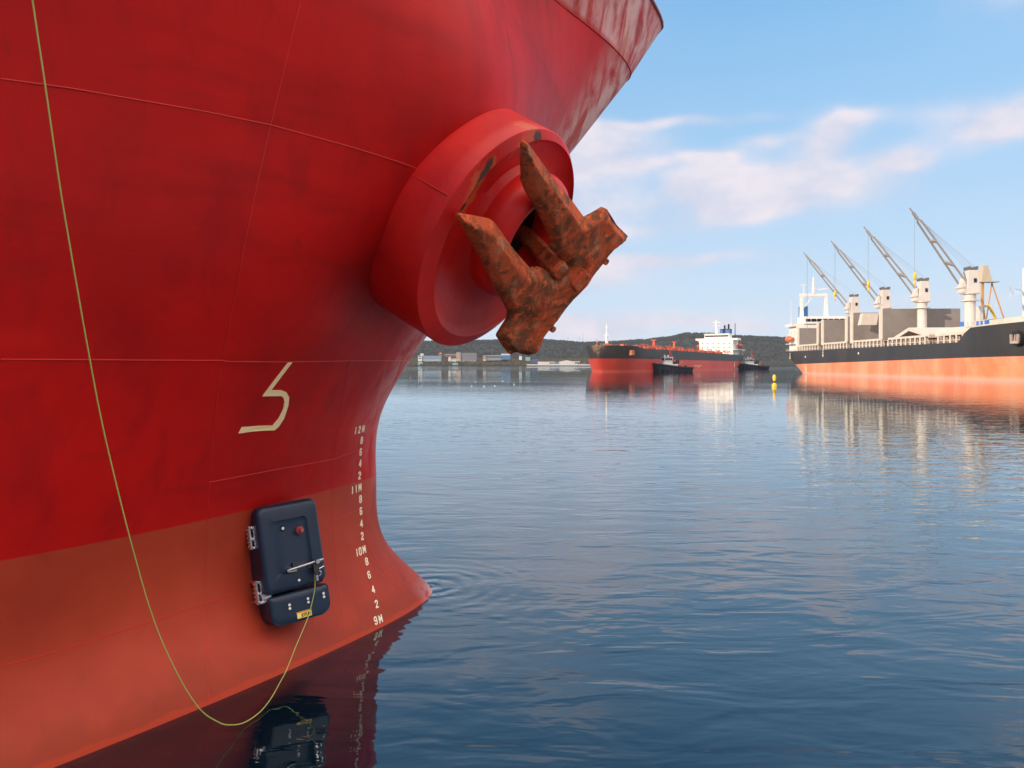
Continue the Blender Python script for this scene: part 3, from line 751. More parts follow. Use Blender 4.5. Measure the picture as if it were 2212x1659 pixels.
# camera eye in its hole, red beacon, latch lever with tether socket
MB().cyl((-.12, .47, CT_ - .11), (-.12, .47, CT_ - .03), .022, n=16).cyl((-.12, .47, CT_ - .03), (-.12, .47, CT_ - .015), .030, .022, n=16).build('camera_eye', CHROME, craw, True)
MB().cyl((.10, .40, CT_ - .04), (.10, .40, CT_ + .03), .055, n=20).cyl((.10, .40, CT_ + .03), (.10, .40, CT_ + .055), .055, .03, n=20).cyl((.10, .40, CT_ + .055), (.10, .40, CT_ + .105), .028, n=18).build('beacon_knob', paint('dull_red_plastic', (.33, .05, .05), .4), craw, True)
arm = MB(); zt = CT_ + .02
arm.box(-.13, -.03, -.135, -.075, CT_ - .03, zt + .035); arm.cyl((-.13, -.10, zt + .03), (.28, -.06, zt + .09), .022, n=12); arm.cyl((-.15, -.103, zt), (-.15, -.103, zt + .05), .022, n=14)
arm.cyl((.24, -.066, zt + .03), (.24, -.066, zt + .14), .03, n=14); arm.cyl((.28, -.06, zt + .09), (.34, -.055, zt + .11), .026, n=14)
lat = arm.build('tether_arm', paint('brushed_steel', (.42, .44, .48), .3, 1.0), craw, True)
MB().box(-.06, -.035, -.19, -.02, CT_ - .035, CT_ + .012).build('mounting_bracket', DARKMET, lat)
MB().box(.185, .26, -.22, -.06, zt + .03, zt + .10).box(.20, .245, -.25, -.22, zt + .04, zt + .09).build('tether_clamp', DARKMET, lat, False, .005)
MB().cyl((.222, -.25, zt + .065), (.222, -.33, zt + .065), .026, .020, n=14).tube([(.26, -.27, zt + .07), (.285, -.25, zt + .08), (.29, -.22, zt + .08), (.27, -.20, zt + .08)], .008).cyl((.26, -.17, zt + .1), (.33, -.15, zt + .11), .010).build('shackle', CHROME, lat, True)
bolts = [(-.02, -.52, CT_ - .014)]
mb = MB().cyl((.0, ylow + .13, CT_ - .01), (.0, ylow + .13, CT_ + .012), .017, n=14); mb.build('bolt_head', WHITE, craw, True)
for x in (-.17, .10, .335):
    for dy in (0, .048):
        MB().cyl((x, -hh + .265 - dy + x * .06, CT_ - .034), (x, -hh + .265 - dy + x * .06, CT_ - .016), .018, n=14).build('bolt_head', WHITE, craw, True)
MB().cyl((-hw - .002, -hh + .17, .34), (-hw + .02, -hh + .17, .34), .035, n=18).build('side_plug', paint('plug_red', (.45, .10, .07), .5), craw, True)
# maker's plate
MB().box(-.065, .135, -.0335, .0335, 0, .006).v
plate = MB().box(-.085, .125, -hh + .040, -hh + .128, CT_ - .03, CT_ - .018).build('name_plate', paint('plate_yellow', (.92, .66, .07), .4), craw)
MB().box(-.083, .123, -hh + .116, -hh + .126, CT_ - .0178, CT_ - .0165).build('plate_stripe', paint('plate_red', (.65, .03, .02), .4), plate)
cu = bpy.data.curves.new('plate_lettering', 'FONT'); cu.body = 'JOTUN'; cu.size = .062; cu.extrude = .0008; cu.offset = .0022; cu.space_character = .95
to = bpy.data.objects.new('lt', cu); C.objects.link(to); dg = bpy.context.evaluated_depsgraph_get(); dg.update()
me = bpy.data.meshes.new_from_object(to.evaluated_get(dg)); bpy.data.objects.remove(to)
x_ = [v.co.x for v in me.vertices]; kx = .138 / (max(x_) - min(x_))
for v in me.vertices: v.co = Vector(((v.co.x - min(x_)) * kx - .028, v.co.y * 1.05 - hh + .054, v.co.z + CT_ - .0165))
me.materials.clear(); me.materials.append(paint('plate_navy', (.01, .015, .06), .5)); o = bpy.data.objects.new('plate_lettering', me); C.objects.link(o); o.parent = plate
# little white figure mark on the plate
em = MB(); ez = CT_ - .0165
ox = -.089
for q in ((.024, .032, .056, .082), (.014, .020, .058, .074), (.036, .042, .058, .074), (.022, .035, .084, .094)): em.box(ox + q[0], ox + q[1], -hh + q[2], -hh + q[3], ez, ez + .001)
em.box(ox + .012, ox + .046, -hh + .072, -hh + .078, ez, ez + .0012)
em.build('plate_emblem', paint('emblem_white', (.8, .8, .78), .5), plate)

# ================================================================ tether
def cmat(lp_): return CO + CA * lp_[0] + CB * lp_[1] + CN * lp_[2]
e0 = cmat((.222, -.33, CT_ + .085)); Y0 = e0.y
tp0 = [(680, 1236), (680.5, 1266), (677, 1289), (671, 1314), (668.8, 1325), (653, 1364), (637.6, 1400), (619, 1447), (601, 1481), (583, 1512), (559.4, 1539.7),
       (527, 1561), (496.5, 1566), (472, 1560), (431, 1531), (384, 1457), (332, 1339), (280, 1160), (225, 935), (189, 749), (153.5, 546), (128.6, 397), (97, 180.6), (70, 0), (40, -220), (10, -450)]
yk = [(680, 0), (668, -.12), (637, -.50), (601, -1.0), (559, -1.5), (496, -1.98), (431, -2.35), (332, -2.9), (225, -3.7), (153, -4.35), (97, -4.8), (10, -5.4)]
def yoff(px):
    for (a, ya), (b, yb) in zip(yk, yk[1:]):
        if px >= b: return ya + (yb - ya) * max(0, min(1, (a - px) / (a - b)))
    return yk[-1][1]
tp = [(a, b, Y0 + yoff(a)) for a, b in tp0]
tpts = [e0] + [pix(*q) for q in tp]
def catmull(P, k=6):
    o = []
    for i in range(len(P) - 1):
        a, b, c, d = P[max(i - 1, 0)], P[i], P[i + 1], P[min(i + 2, len(P) - 1)]
        for j in range(k):
            t = j / k; o.append(.5 * ((2 * b) + (c - a) * t + (2 * a - 5 * b + 4 * c - d) * t * t + (3 * b - a - 3 * c + d) * t ** 3))
    return o + [P[-1]]
tr = MB().tube(catmull(tpts), .0062, 8).build('tether_cable', paint('lime_cable', (.36, .44, .10), .5), None, True)
tag(tr, 'thin lime green cable hanging in a loop from the cleaning robot', 'cable')

# ================================================================ water
def water_material():
    n = NT('harbour_water'); p = n.pos()
    calm = n.mr(n.noise(p, .035, 3, .5, (.6, 1, 1)), .35, .65, .55, 1.15)
    l1 = n.noise(p, .30, 2, .5, (.7, 1.1, 1), dist=.3)
    l2 = n.noise(p, .95, 2.5, .5, (.55, 1.3, 1), dist=.6)
    l3 = n.noise(p, 3.0, 2, .5, (.5, 1.35, 1), dist=.4)
    h = n.math('ADD', n.math('MULTIPLY', l1, .045), n.math('MULTIPLY', l2, .042))
    h = n.math('ADD', h, n.math('MULTIPLY', l3, .0065)); h = n.math('MULTIPLY', h, calm)
    # the wind lanes round the berth are livelier than the sheltered water farther out
    r0 = n.vm('LENGTH', n.vm('MULTIPLY', p, (1, 1, 0)), (0, 0, 0), 1)
    h = n.math('MULTIPLY', h, n.math('ADD', n.mr(r0, 10, 100, 1.0, .27), n.mr(r0, 330, 900, 0.0, .9)))
    # ripples thrown off by the bow where it meets the water
    tip = W(6.15, BC, 0); q = n.vm('SUBTRACT', p, (tip.x, tip.y, 0)); r = n.vm('LENGTH', n.vm('MULTIPLY', q, (1, 1, 0)), (0, 0, 0), 1)
    rp = n.math('ADD', r, n.math('MULTIPLY', n.noise(p, 1.6, 2), .35))
    wv = n.math('MULTIPLY', n.math('SINE', n.math('MULTIPLY', rp, 17.0)), n.math('MULTIPLY', n.math('EXPONENT', n.math('MULTIPLY', r, -1.15)), .010))
    h = n.math('ADD', h, wv)
    bp = n.nd('ShaderNodeBump'); bp.inputs['Distance'].default_value = 1.0; bp.inputs['Strength'].default_value = 1.0; n.L.new(h, bp.inputs['Height'])
    df = n.nd('ShaderNodeBsdfDiffuse'); df.inputs['Color'].default_value = (.001, .008, .016, 1)
    gl = n.nd('ShaderNodeBsdfGlossy'); gl.inputs['Roughness'].default_value = .012; gl.inputs['Color'].default_value = (.90, .97, 1, 1); n.L.new(bp.outputs[0], gl.inputs['Normal'])
    fr = n.nd('ShaderNodeFresnel'); fr.inputs['IOR'].default_value = 1.38; n.L.new(bp.outputs[0], fr.inputs['Normal'])
    mx = n.nd('ShaderNodeMixShader'); n.L.new(n.math('POWER', fr.outputs[0], .72), mx.inputs[0]); n.L.new(df.outputs[0], mx.inputs[1]); n.L.new(gl.outputs[0], mx.inputs[2])
    n.L.new(mx.outputs[0], n.N['Material Output'].inputs['Surface'])
    return n.m
WATM = water_material()
mbw = MB(); S = 4200
mbw.add([(-S, -400, 0), (S, -400, 0), (S, 1855, 0), (-S, 1855, 0)], [(0, 1, 2, 3)])
o = mbw.build('water', WATM); o['kind'] = 'structure'

# ================================================================ far shore
def hill_mat():
    n = NT('wooded_hillside'); p = n.pos(); a = n.noise(p, .012, 6, .6, (1, .4, 1)); b = n.noise(p, .05, 5, .6)
    c = n.mix(n.mr(a, .35, .65), (.016, .026, .020, 1), (.034, .032, .028, 1)); c = n.mix(n.math('MULTIPLY', n.mr(b, .45, .7), .5), c, (.030, .030, .024, 1))
    return n.set(c, .95, 0, .1)
HILLM = hill_mat()
ridge = [(-400, 742), (500, 745), (900, 738), (1039, 736.3), (1072, 735.3), (1120, 733), (1168, 734), (1205, 736.3), (1260, 740.5), (1300, 739.5), (1331, 738), (1386, 734.4), (1440, 729), (1486, 719.8), (1531, 720.7), (1595, 726.2), (1670, 728.6), (1700, 730), (1900, 733), (2200, 738), (2600, 742), (3100, 745)]
def ridge_py(px):
    for (a, ya), (b, yb) in zip(ridge, ridge[1:]):
        if a <= px <= b: t = (px - a) / (b - a); t = t * t * (3 - 2 * t); return ya + (yb - ya) * t
    return 742
def land_h(px, Y):
    zr = CAM_H + (HY - ridge_py(px)) / FPX * 3000
    zf = 24 if px < 1300 else 16
    nz = mnoise.noise(Vector((px * .01, Y * .004, 0))) * 5
    if Y < 1900: return 1.5 + (Y - 1855) / 45 * 1.5
    if Y < 2300: t = (Y - 1900) / 400; return 3 + (zf - 3) * t ** .8 + nz * t
    t = min((Y - 2300) / 700, 1); t2 = t * t * (3 - 2 * t)
    return zf + (zr - zf) * (t2 * .55 + t * .45) + nz * (1 - t)
yl = [1855, 1857, 1880, 1900, 1950, 2000, 2060, 2120, 2200, 2300, 2400, 2500, 2600, 2700, 2800, 2880, 2940, 3000, 3100]
pxs = [-600 + 12 * i for i in range(320)]
vs = []
for k, Y in enumerate(yl):
    for px in pxs:
        z = -2 if k == 0 else (land_h(px, Y) if Y <= 3000 else land_h(px, 3000) - 30)
        if 2900 <= Y <= 3000: z += random.uniform(-1, 1.2)
        vs.append(((px - CX) / FPX * Y, Y, z))
nx = len(pxs)
fs = [(k * nx + i, k * nx + i + 1, (k + 1) * nx + i + 1, (k + 1) * nx + i) for k in range(len(yl) - 1) for i in range(nx - 1)]
mesh('hills', vs, fs, HILLM, None, True)['kind'] = 'structure'
def land_at(x, Y): return land_h(CX + x / Y * FPX, Y)
def crowns(name, spots, mat, label):
    mb = MB()
    for x, y, z, r, h in spots:
        n = 6; a0 = random.random() * 6; v = [(x, y, z + h)]
        for fz, fr in ((.62, .7), (.25, 1.0)): v += [(x + r * fr * random.uniform(.75, 1.2) * math.cos(a0 + k * 2 * math.pi / n), y + r * fr * random.uniform(.75, 1.2) * math.sin(a0 + k * 2 * math.pi / n), z + h * fz * random.uniform(.85, 1.1)) for k in range(n)]
        v.append((x, y, z - 1))
        f = [(0, 1 + k, 1 + (k + 1) % n) for k in range(n)] + [(1 + k, 7 + k, 7 + (k + 1) % n, 1 + (k + 1) % n) for k in range(n)] + [(7 + k, 13, 7 + (k + 1) % n) for k in range(n)]
        mb.add(v, f)
    o = mb.build(name, mat); tag(o, label, 'trees', kind='stuff'); return o
def tree_mat(name, cols):
    n = NT(name); p = n.pos(); a = n.noise(p, .06, 4, .7); b = n.noise(p, .5, 2)
    c = n.mix(n.mr(a, .35, .65), cols[0] + (1,), cols[1] + (1,)); c = n.mix(n.math('MULTIPLY', n.mr(b, .5, .7), .6), c, cols[2] + (1,)); return n.set(c, .95, 0, .1)
sp = []
for _ in range(5200):
    px = random.uniform(880, 1720); Y = random.choice([random.uniform(2250, 3005), random.uniform(2800, 3005)]); x = (px - CX) / FPX * Y
    sp.append((x, Y, land_h(px, Y) - 1, random.uniform(3, 6), random.uniform(4, 8)))
crowns('hill_forest', sp, tree_mat('hill_tree_leaves', [(.014, .026, .019), (.032, .030, .026), (.009, .018, .014)]), 'dark wood covering the far hillside behind the ships')
sp = []
for _ in range(1500):
    px = random.uniform(870, 1300 if random.random() < .8 else 1720); Y = random.uniform(1872, 2200); x = (px - CX) / FPX * Y
    sp.append((x, Y, land_h(px, Y) - 1, random.uniform(2.5, 5), random.uniform(3, 7.5)))
crowns('shore_thicket', sp, tree_mat('shore_leaves', [(.040, .055, .025), (.11, .065, .045), (.026, .036, .016)]), 'brown and green scrub along the far shore below the white warehouses')
def building(px0, px1, py0, py1, Y, wall, roof, depth=18, rows=0, cols=0, win=None, label='', name='shore_building', gable=0.0, side=None):
    x0, x1 = (px0 - CX) / FPX * Y, (px1 - CX) / FPX * Y; z1 = CAM_H + (HY - py0) / FPX * Y; z0 = CAM_H + (HY - py1) / FPX * Y - 5
    b = empty(name, ((x0 + x1) / 2, Y + depth / 2, z0)); w = x1 - x0; h = z1 - z0
    tag(b, label, 'building', 'buildings on the far shore')
    MB().box(-w / 2, w / 2, -depth / 2, depth / 2, 0, h).build('wall', wall, b)
    if gable:
        v = [(-w / 2 - .3, -depth / 2 - .3, h + .02), (w / 2 + .3, -depth / 2 - .3, h + .02), (w / 2 + .3, depth / 2 + .3, h + .02), (-w / 2 - .3, depth / 2 + .3, h + .02), (0, -depth / 2 - .3, h + gable), (0, depth / 2 + .3, h + gable)]
        MB().add(v, [(0, 1, 4), (3, 5, 2), (0, 4, 5, 3), (1, 2, 5, 4), (0, 3, 2, 1)]).build('roof', roof, b)
    else:
        MB().box(-w / 2 - .3, w / 2 + .3, -depth / 2 - .3, depth / 2 + .3, h + .02, h + .9).build('roof', roof, b)
    hv = h - 5
    for r in range(rows):
        for c in range(cols):
            cx_ = -w / 2 + w * (c + .5) / cols; cz = 5 + hv * (r + .55) / rows; ww = w / cols * .34; wh = hv / rows * .26
            MB().box(cx_ - ww, cx_ + ww, -depth / 2 - .08, -depth / 2 + .1, cz - wh, cz + wh).build('window', win or GLASSD, b)
    return b
bw = paint('pale_blue_wall', (.30, .38, .46), .7); gw_ = paint('grey_concrete_wall', (.22, .23, .25), .8); ww_ = paint('white_shed_wall', (.62, .61, .59), .6)
pk = paint('sunlit_end_wall', (.54, .41, .34), .8); bl_ = paint('blue_roofing', (.03, .14, .42), .5); wr = paint('white_roofing', (.60, .60, .60), .5); orr = paint('orange_roofing', (.70, .24, .09), .6); tq = paint('turquoise_wall', (.20, .36, .38), .7); br = paint('brown_wall', (.20, .11, .08), .8)  # warm sunlight on the end walls is put into the pinkish colour
# (crop of the far shore: full-photo px = 1540 + .16275 x, display = /1.736)
def fx(x): return (1540 + .16275 * x) / 1.736
def fy(y): return (1250 + .16275 * y) / 1.736
def gx(x): return (1880 + .16275 * x) / 1.736
building(fx(170), fx(258), fy(520), fy(600), 1960, paint('white_gable_wall', (.62, .66, .68), .7), wr, 30, 2, 1, None, 'white end block of the long blue striped building on the far left shore')
building(fx(262), fx(690), fy(525), fy(602), 1962, bw, bw, 26, 2, 14, paint('blue_window_band', (.05, .12, .22), .3), 'long pale blue building with two rows of dark blue windows on the far shore')
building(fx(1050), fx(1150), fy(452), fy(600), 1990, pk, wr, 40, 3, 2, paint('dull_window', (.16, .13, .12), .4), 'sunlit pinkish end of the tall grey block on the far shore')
building(fx(1153), fx(1508), fy(458), fy(612), 1992, gw_, gw_, 40, 5, 12, paint('grey_window', (.10, .12, .16), .3), 'tall plain grey block, the largest house on the far shore')
building(fx(640), fx(722), fy(478), fy(500), 2100, br, orr, 14, 0, 0, None, 'small house with an orange pitched roof above the blue striped building', gable=5)
building(fx(780), fx(1045), fy(486), fy(500), 2090, br, wr, 14, 0, 0, None, 'low brown row with a thin white roof left of the tall grey block')
building(fx(865), fx(925), fy(570), fy(600), 1930, ww_, wr, 12, 0, 0, None, 'small white house with a steep gable before the tall grey block', gable=4)
building(fx(930), fx(1040), fy(580), fy(606), 1932, ww_, bw, 12, 1, 4, None, 'low white shed with pale blue roof left of the tall grey block')
building(fx(222), fx(292), fy(470), fy(495), 2100, ww_, wr, 14, 0, 0, None, 'small cream house highest up on the left of the far shore')
building(fx(165), fx(275), fy(678), fy(712), 1880, tq, paint('pale_green_roof', (.42, .50, .40), .6), 10, 0, 0, None, 'little green roofed hut low by the water on the far left', gable=2.5)
building(fx(960), fx(1090), fy(695), fy(725), 1880, tq, paint('pale_teal_roof', (.30, .46, .46), .6), 10, 0, 0, None, 'little teal roofed hut low by the water below the grey block', gable=2)
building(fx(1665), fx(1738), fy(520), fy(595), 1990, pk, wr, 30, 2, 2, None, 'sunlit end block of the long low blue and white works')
building(fx(1741), fx(2100), fy(517), fy(580), 1992, paint('bluish_wall', (.24, .28, .31), .7), wr, 26, 1, 14, GLASSD, 'long low bluish works with a white roof edge right of the grey block')
building(gx(0), gx(210), fy(512), fy(560), 1985, paint('strong_blue_wall', (.05, .17, .38), .6), paint('blue_top', (.06, .22, .5), .6), 30, 0, 0, None, 'blue clad end of the long low works seen below the anchor')
building(gx(-5), gx(208), fy(478), fy(512), 2020, ww_, wr, 20, 0, 0, None, 'white upper hall standing above the blue clad works')
building(gx(408), gx(474), fy(525), fy(570), 1980, paint('kiosk_white', (.6, .66, .7), .6), bl_, 14, 0, 0, None, 'small white house with a bright blue roof right of the anchor tip', gable=4)
building(gx(560), gx(665), fy(562), fy(590), 1970, tq, wr, 14, 0, 0, None, 'low pale turquoise shed left of the dark blue huts')
building(gx(695), gx(780), fy(622), fy(648), 1920, paint('navy_wall', (.05, .09, .2), .6), bl_, 10, 0, 0, None, 'dark blue hut left of the two above the white warehouse', gable=2)
building(gx(785), gx(870), fy(600), fy(634), 1950, paint('navy_wall', (.05, .09, .2), .6), bl_, 10, 0, 0, None, 'dark blue hut right of the two above the white warehouse', gable=3)
building(gx(848), gx(1105), fy(662), fy(716), 1872, ww_, wr, 30, 0, 0, None, 'plain white flat roofed warehouse by the far shore')
building(gx(1108), gx(1235), fy(660), fy(712), 1876, paint('lilac_white', (.60, .62, .70), .6), wr, 26, 1, 3, None, 'pale lilac hall between the white warehouse and the blue portal')
building(gx(1240), gx(1338), fy(672), fy(714), 1877, paint('loading_wall', (.38, .44, .56), .6), bl_, 22, 1, 3, None, 'low hall with a dark blue roof edge beside the largest white warehouse')
building(gx(1342), gx(1692), fy(656), fy(716), 1872, ww_, wr, 40, 1, 10, paint('faint_panel', (.60, .60, .60), .6), 'largest white warehouse with a low pitched roof on the far shore', gable=3.6)
building(gx(1695), gx(1815), fy(652), fy(712), 1874, paint('shaded_panel', (.50, .54, .62), .6), wr, 36, 1, 6, None, 'panelled bluish end hall right of the largest white warehouse')
building(gx(1850), gx(1935), fy(678), fy(706), 1880, gw_, gw_, 12, 0, 0, None, 'small grey hut right of the white warehouses')
o = MB().box((gx(585) - CX) / FPX * 1860, (gx(2300) - CX) / FPX * 1860, 1858, 1861, .5, 4.2).build('quay_wall', ww_); tag(o, 'long low white quay wall in front of the white warehouses', 'wall')
for i, (a, y0, hh_) in enumerate([(1540, 192, 20), (1800, 215, 28), (1882, 218, 42)]):
    px = gx(a); X = (px - CX) / FPX * 2990; z = land_h(px, 2990)
    o = MB().cyl((X, 2990, z - 2), (X, 2990, z + hh_), .8, .35, 6).box(X - 1.6, X + 1.6, 2989.6, 2990.4, z + hh_ * .72, z + hh_ * .76).build('radio_mast', paint('mast_grey', (.30, .30, .34), .6))
    tag(o, ['short radio mast on the ridge, nearest the anchor', 'middle sized radio mast on the ridge between the other two', 'tallest radio mast on the ridge, nearest the far ship'][i], 'mast', 'radio masts on the ridge')

# ================================================================ far ships
def band_mat(name, low, high, z0, k, bowcol=None, bowx=0, dirt=.35, stripe=None):
    n = NT(name); p = n.obj(); sp = n.nd('ShaderNodeSeparateXYZ'); n.L.new(p, sp.inputs[0])
    e = n.math('SUBTRACT', sp.outputs[2], n.math('MULTIPLY', sp.outputs[0], k)); up = n.mr(e, z0 - .06, z0 + .06)
    a = n.noise(p, .10, 6, .6, (1, 1, .5)); b = n.noise(p, .5, 6, .65, (1, 1, .12)); g = n.noise(p, .9, 5, .6, (1, 1, 1))
    lo_ = n.mix(n.mr(a, .35, .7), low[0] + (1,), low[1] + (1,)); lo_ = n.mix(n.math('MULTIPLY', n.mr(b, .55, .72), .5), lo_, low[2] + (1,))
    scum = n.math('MULTIPLY', n.mr(n.math('ADD', sp.outputs[2], n.math('MULTIPLY', g, 1.2)), 2.2, .9), .55)
    lo_ = n.mix(scum, lo_, low[2] + (1,))
    hi_ = n.mix(n.mr(a, .35, .7), high[0] + (1,), high[1] + (1,)); hi_ = n.mix(n.math('MULTIPLY', n.mr(b, .55, .75), dirt), hi_, high[2] + (1,))
    if bowcol:
        bm_ = n.math('MULTIPLY', n.mr(n.math('ADD', sp.outputs[0], n.math('MULTIPLY', g, 5.0)), bowx, bowx + 3), .85); hi_ = n.mix(bm_, hi_, bowcol + (1,))
    n.set(n.mix(up, lo_, hi_), .5); return n.m
def ship_hull(root, L, bh, zd, mat, lb, rake, stern_in, nx=70, bowpow=2.2):
    tl = [-.12, 0, .12, .25, .4, .55, .7, .85, 1.0]; vs = []; m_ = len(tl)
    for i in range(nx + 1):
        u = i / nx; u = u if u < .5 else .5 + .5 * (1 - (1 - (u - .5) * 2) ** 1.5)
        for t in tl:
            tt = max(t, 0); xe = L - rake * (1 - tt) ** 1.3; xb = 0 + stern_in * .8 * (1 - tt) ** 1.6; x = xb + (xe - xb) * u
            lbt = lb * (1.15 - .25 * tt); d = max(0, (x - (xe - lbt)) / lbt); y = bh * max(0, 1 - d ** bowpow) ** (.75 - .15 * tt)
            sd = max(0, 1 - (x - xb) / 26); y *= 1 - sd ** 1.6 * (.06 + (stern_in / bh) * (1 - tt) ** 1.3)
            vs.append((x, y, zd(x) * t if t > 0 else t * 12))
    N_ = (nx + 1) * m_; vs += [(x, -y, z) for x, y, z in vs]; fs = []
    for i in range(nx):
        for j in range(m_ - 1):
            a, b, c, d = i * m_ + j, (i + 1) * m_ + j, (i + 1) * m_ + j + 1, i * m_ + j + 1; fs.append((a, b, c, d)); fs.append((N_ + a, N_ + d, N_ + c, N_ + b))
        a, b = i * m_ + m_ - 1, (i + 1) * m_ + m_ - 1; fs.append((a, b, N_ + b, N_ + a))
    for j in range(m_ - 1): fs.append((j, j + 1, N_ + j + 1, N_ + j))
    o = mesh('hull', vs, fs, mat, root, True)
    bm = bmesh.new(); bm.from_mesh(o.data); bmesh.ops.remove_doubles(bm, verts=bm.verts, dist=.01); bmesh.ops.recalc_face_normals(bm, faces=bm.faces); bm.to_mesh(o.data); bm.free()
    try: o.data.set_sharp_from_angle(angle=R(45))
    except Exception: pass
    def halfb(x):
        d = max(0, (x - (L - lb * .9)) / (lb * .9)); return bh * max(0, 1 - d ** bowpow) ** .6
    return o, halfb

# ---- bulk carrier at the quay on the right
bulk = empty('bulk_carrier', (141.2, 345, 0), math.atan2(-.998, -.06))
tag(bulk, 'black and orange bulk carrier with four deck cranes moored on the right', 'ship')
matA = band_mat('bulk_hull_paint', [(.72, .20, .085), (.80, .34, .18), (.74, .40, .33)], [(.030, .029, .030), (.044, .041, .040), (.09, .07, .055)], 4.1, .012)
zdA = lambda x: 10.0 + (3.6 if x > 153 else 3.6 * max(0, min(1, (x - 150) / 3))) + max(0, (x - 153) * .03)
hA, hbA = ship_hull(bulk, 190, 13.6, zdA, matA, 42, 7, 6.0)
CRM = paint('cream_ship_paint', (.64, .58, .50), .5, dirt=.3, scale=.4, dcol=(.45, .28, .16)); DK = paint('dark_deck_red', (.10, .055, .045), .8)
MB().box(2, 150, -12.6, 12.6, 10.02, 10.25).build('main_deck', DK, bulk)
# bulwark with stays, in five lengths
for a, b in ((17, 43), (49, 73), (78.4, 102), (107, 131), (138.4, 151)):
    for sgn in (-1, 1):
        m_ = MB(); y = sgn * 13.45
        m_.box(a, b, y - .06, y + .06, 12.1, 12.75); k = int((b - a) / 2.9)
        for i in range(k + 1):
            x = a + (b - a) * i / k; m_.box(x - .42, x + .42, y - .08, y + .08, 10.05, 12.1, (.1, .1, 0, 0)); m_.box(x - .05, x + .05, y - sgn * 1.0 - .1, y - sgn * .1, 10.1, 11.7, (0, 0, 0, 0))
        m_.box(a, b, y - .05, y + .05, 10.7, 10.85); m_.build('bulwark', CRM, bulk)
for a, b in ((0, 17), (43, 49), (73, 78.4), (102, 107), (131, 138.4)):
    m_ = MB()
    for z in (10.6, 11.1): m_.bar((a, -13.3, z), (b, -13.3, z), .07)
    for i in range(int(b - a) // 2 + 1): m_.bar((a + 2 * i, -13.3, 10), (a + 2 * i, -13.3, 11.2), .08)
    m_.build('railing', CRM, bulk)
# hatch coamings and folded covers
for a, b in ((17, 37), (47.5, 67), (77.5, 97), (107, 130), (136, 150)):
    MB().box(a, b, -11.2, 11.2, 10.2, 12.1).build('hatch_coaming', paint('coaming_brown', (.26, .17, .12), .7), bulk)
hz = [22.4, 22.6, 22.8, 22.8, 23.0, 22.2]
for x, w, z1 in zip((14, 39, 44.3, 69.3, 74, 98.5), (2.4, 2.2, 2.4, 2.3, 2.4, 2.2), (20.3, 21.4, 22.2, 22.0, 23.0, 22.6)):
    hc = MB().box(x + .02, x + w, -12.4, 12.4, 12.2, z1).build('hatch_cover', GREYP, bulk, False, .05)
    MB().box(x - .05, x + w + .03, -12.75, -12.42, 12.0, z1 + .05).box(x + w * .45, x + w * .55, -12.85, -12.75, 12.1, z1).build('sunlit_edge', CRM, hc)  # sunlit edge of the grey stack, put in as a cream strip
tv = [(108, 12.25), (118.5, 15.0), (131, 12.4)]
m_ = MB()
for (xa, za), (xb, zb) in zip(tv, tv[1:]):
    d = Vector((xb - xa, 0, zb - za)).normalized(); nrm = Vector((-d.z, 0, d.x)) * .5
    m_.obox(((xa + xb) / 2, 0, (za + zb) / 2), ((xb - xa) / 2, 0, (zb - za) / 2), (0, 12.3, 0), nrm)
m_.build('half_open_hatch_cover', CRM, bulk)
MB().box(133.5, 151, -11.8, 11.8, 12.2, 14.3).build('hatch_cover', paint('pale_cover', (.66, .62, .56), .5), bulk)
MB().box(79.5, 82, -12.2, -6.5, 18.2, 22.4, (0, 0, 1.0, -.6)).build('slewed_hatch_panel', CRM, bulk)
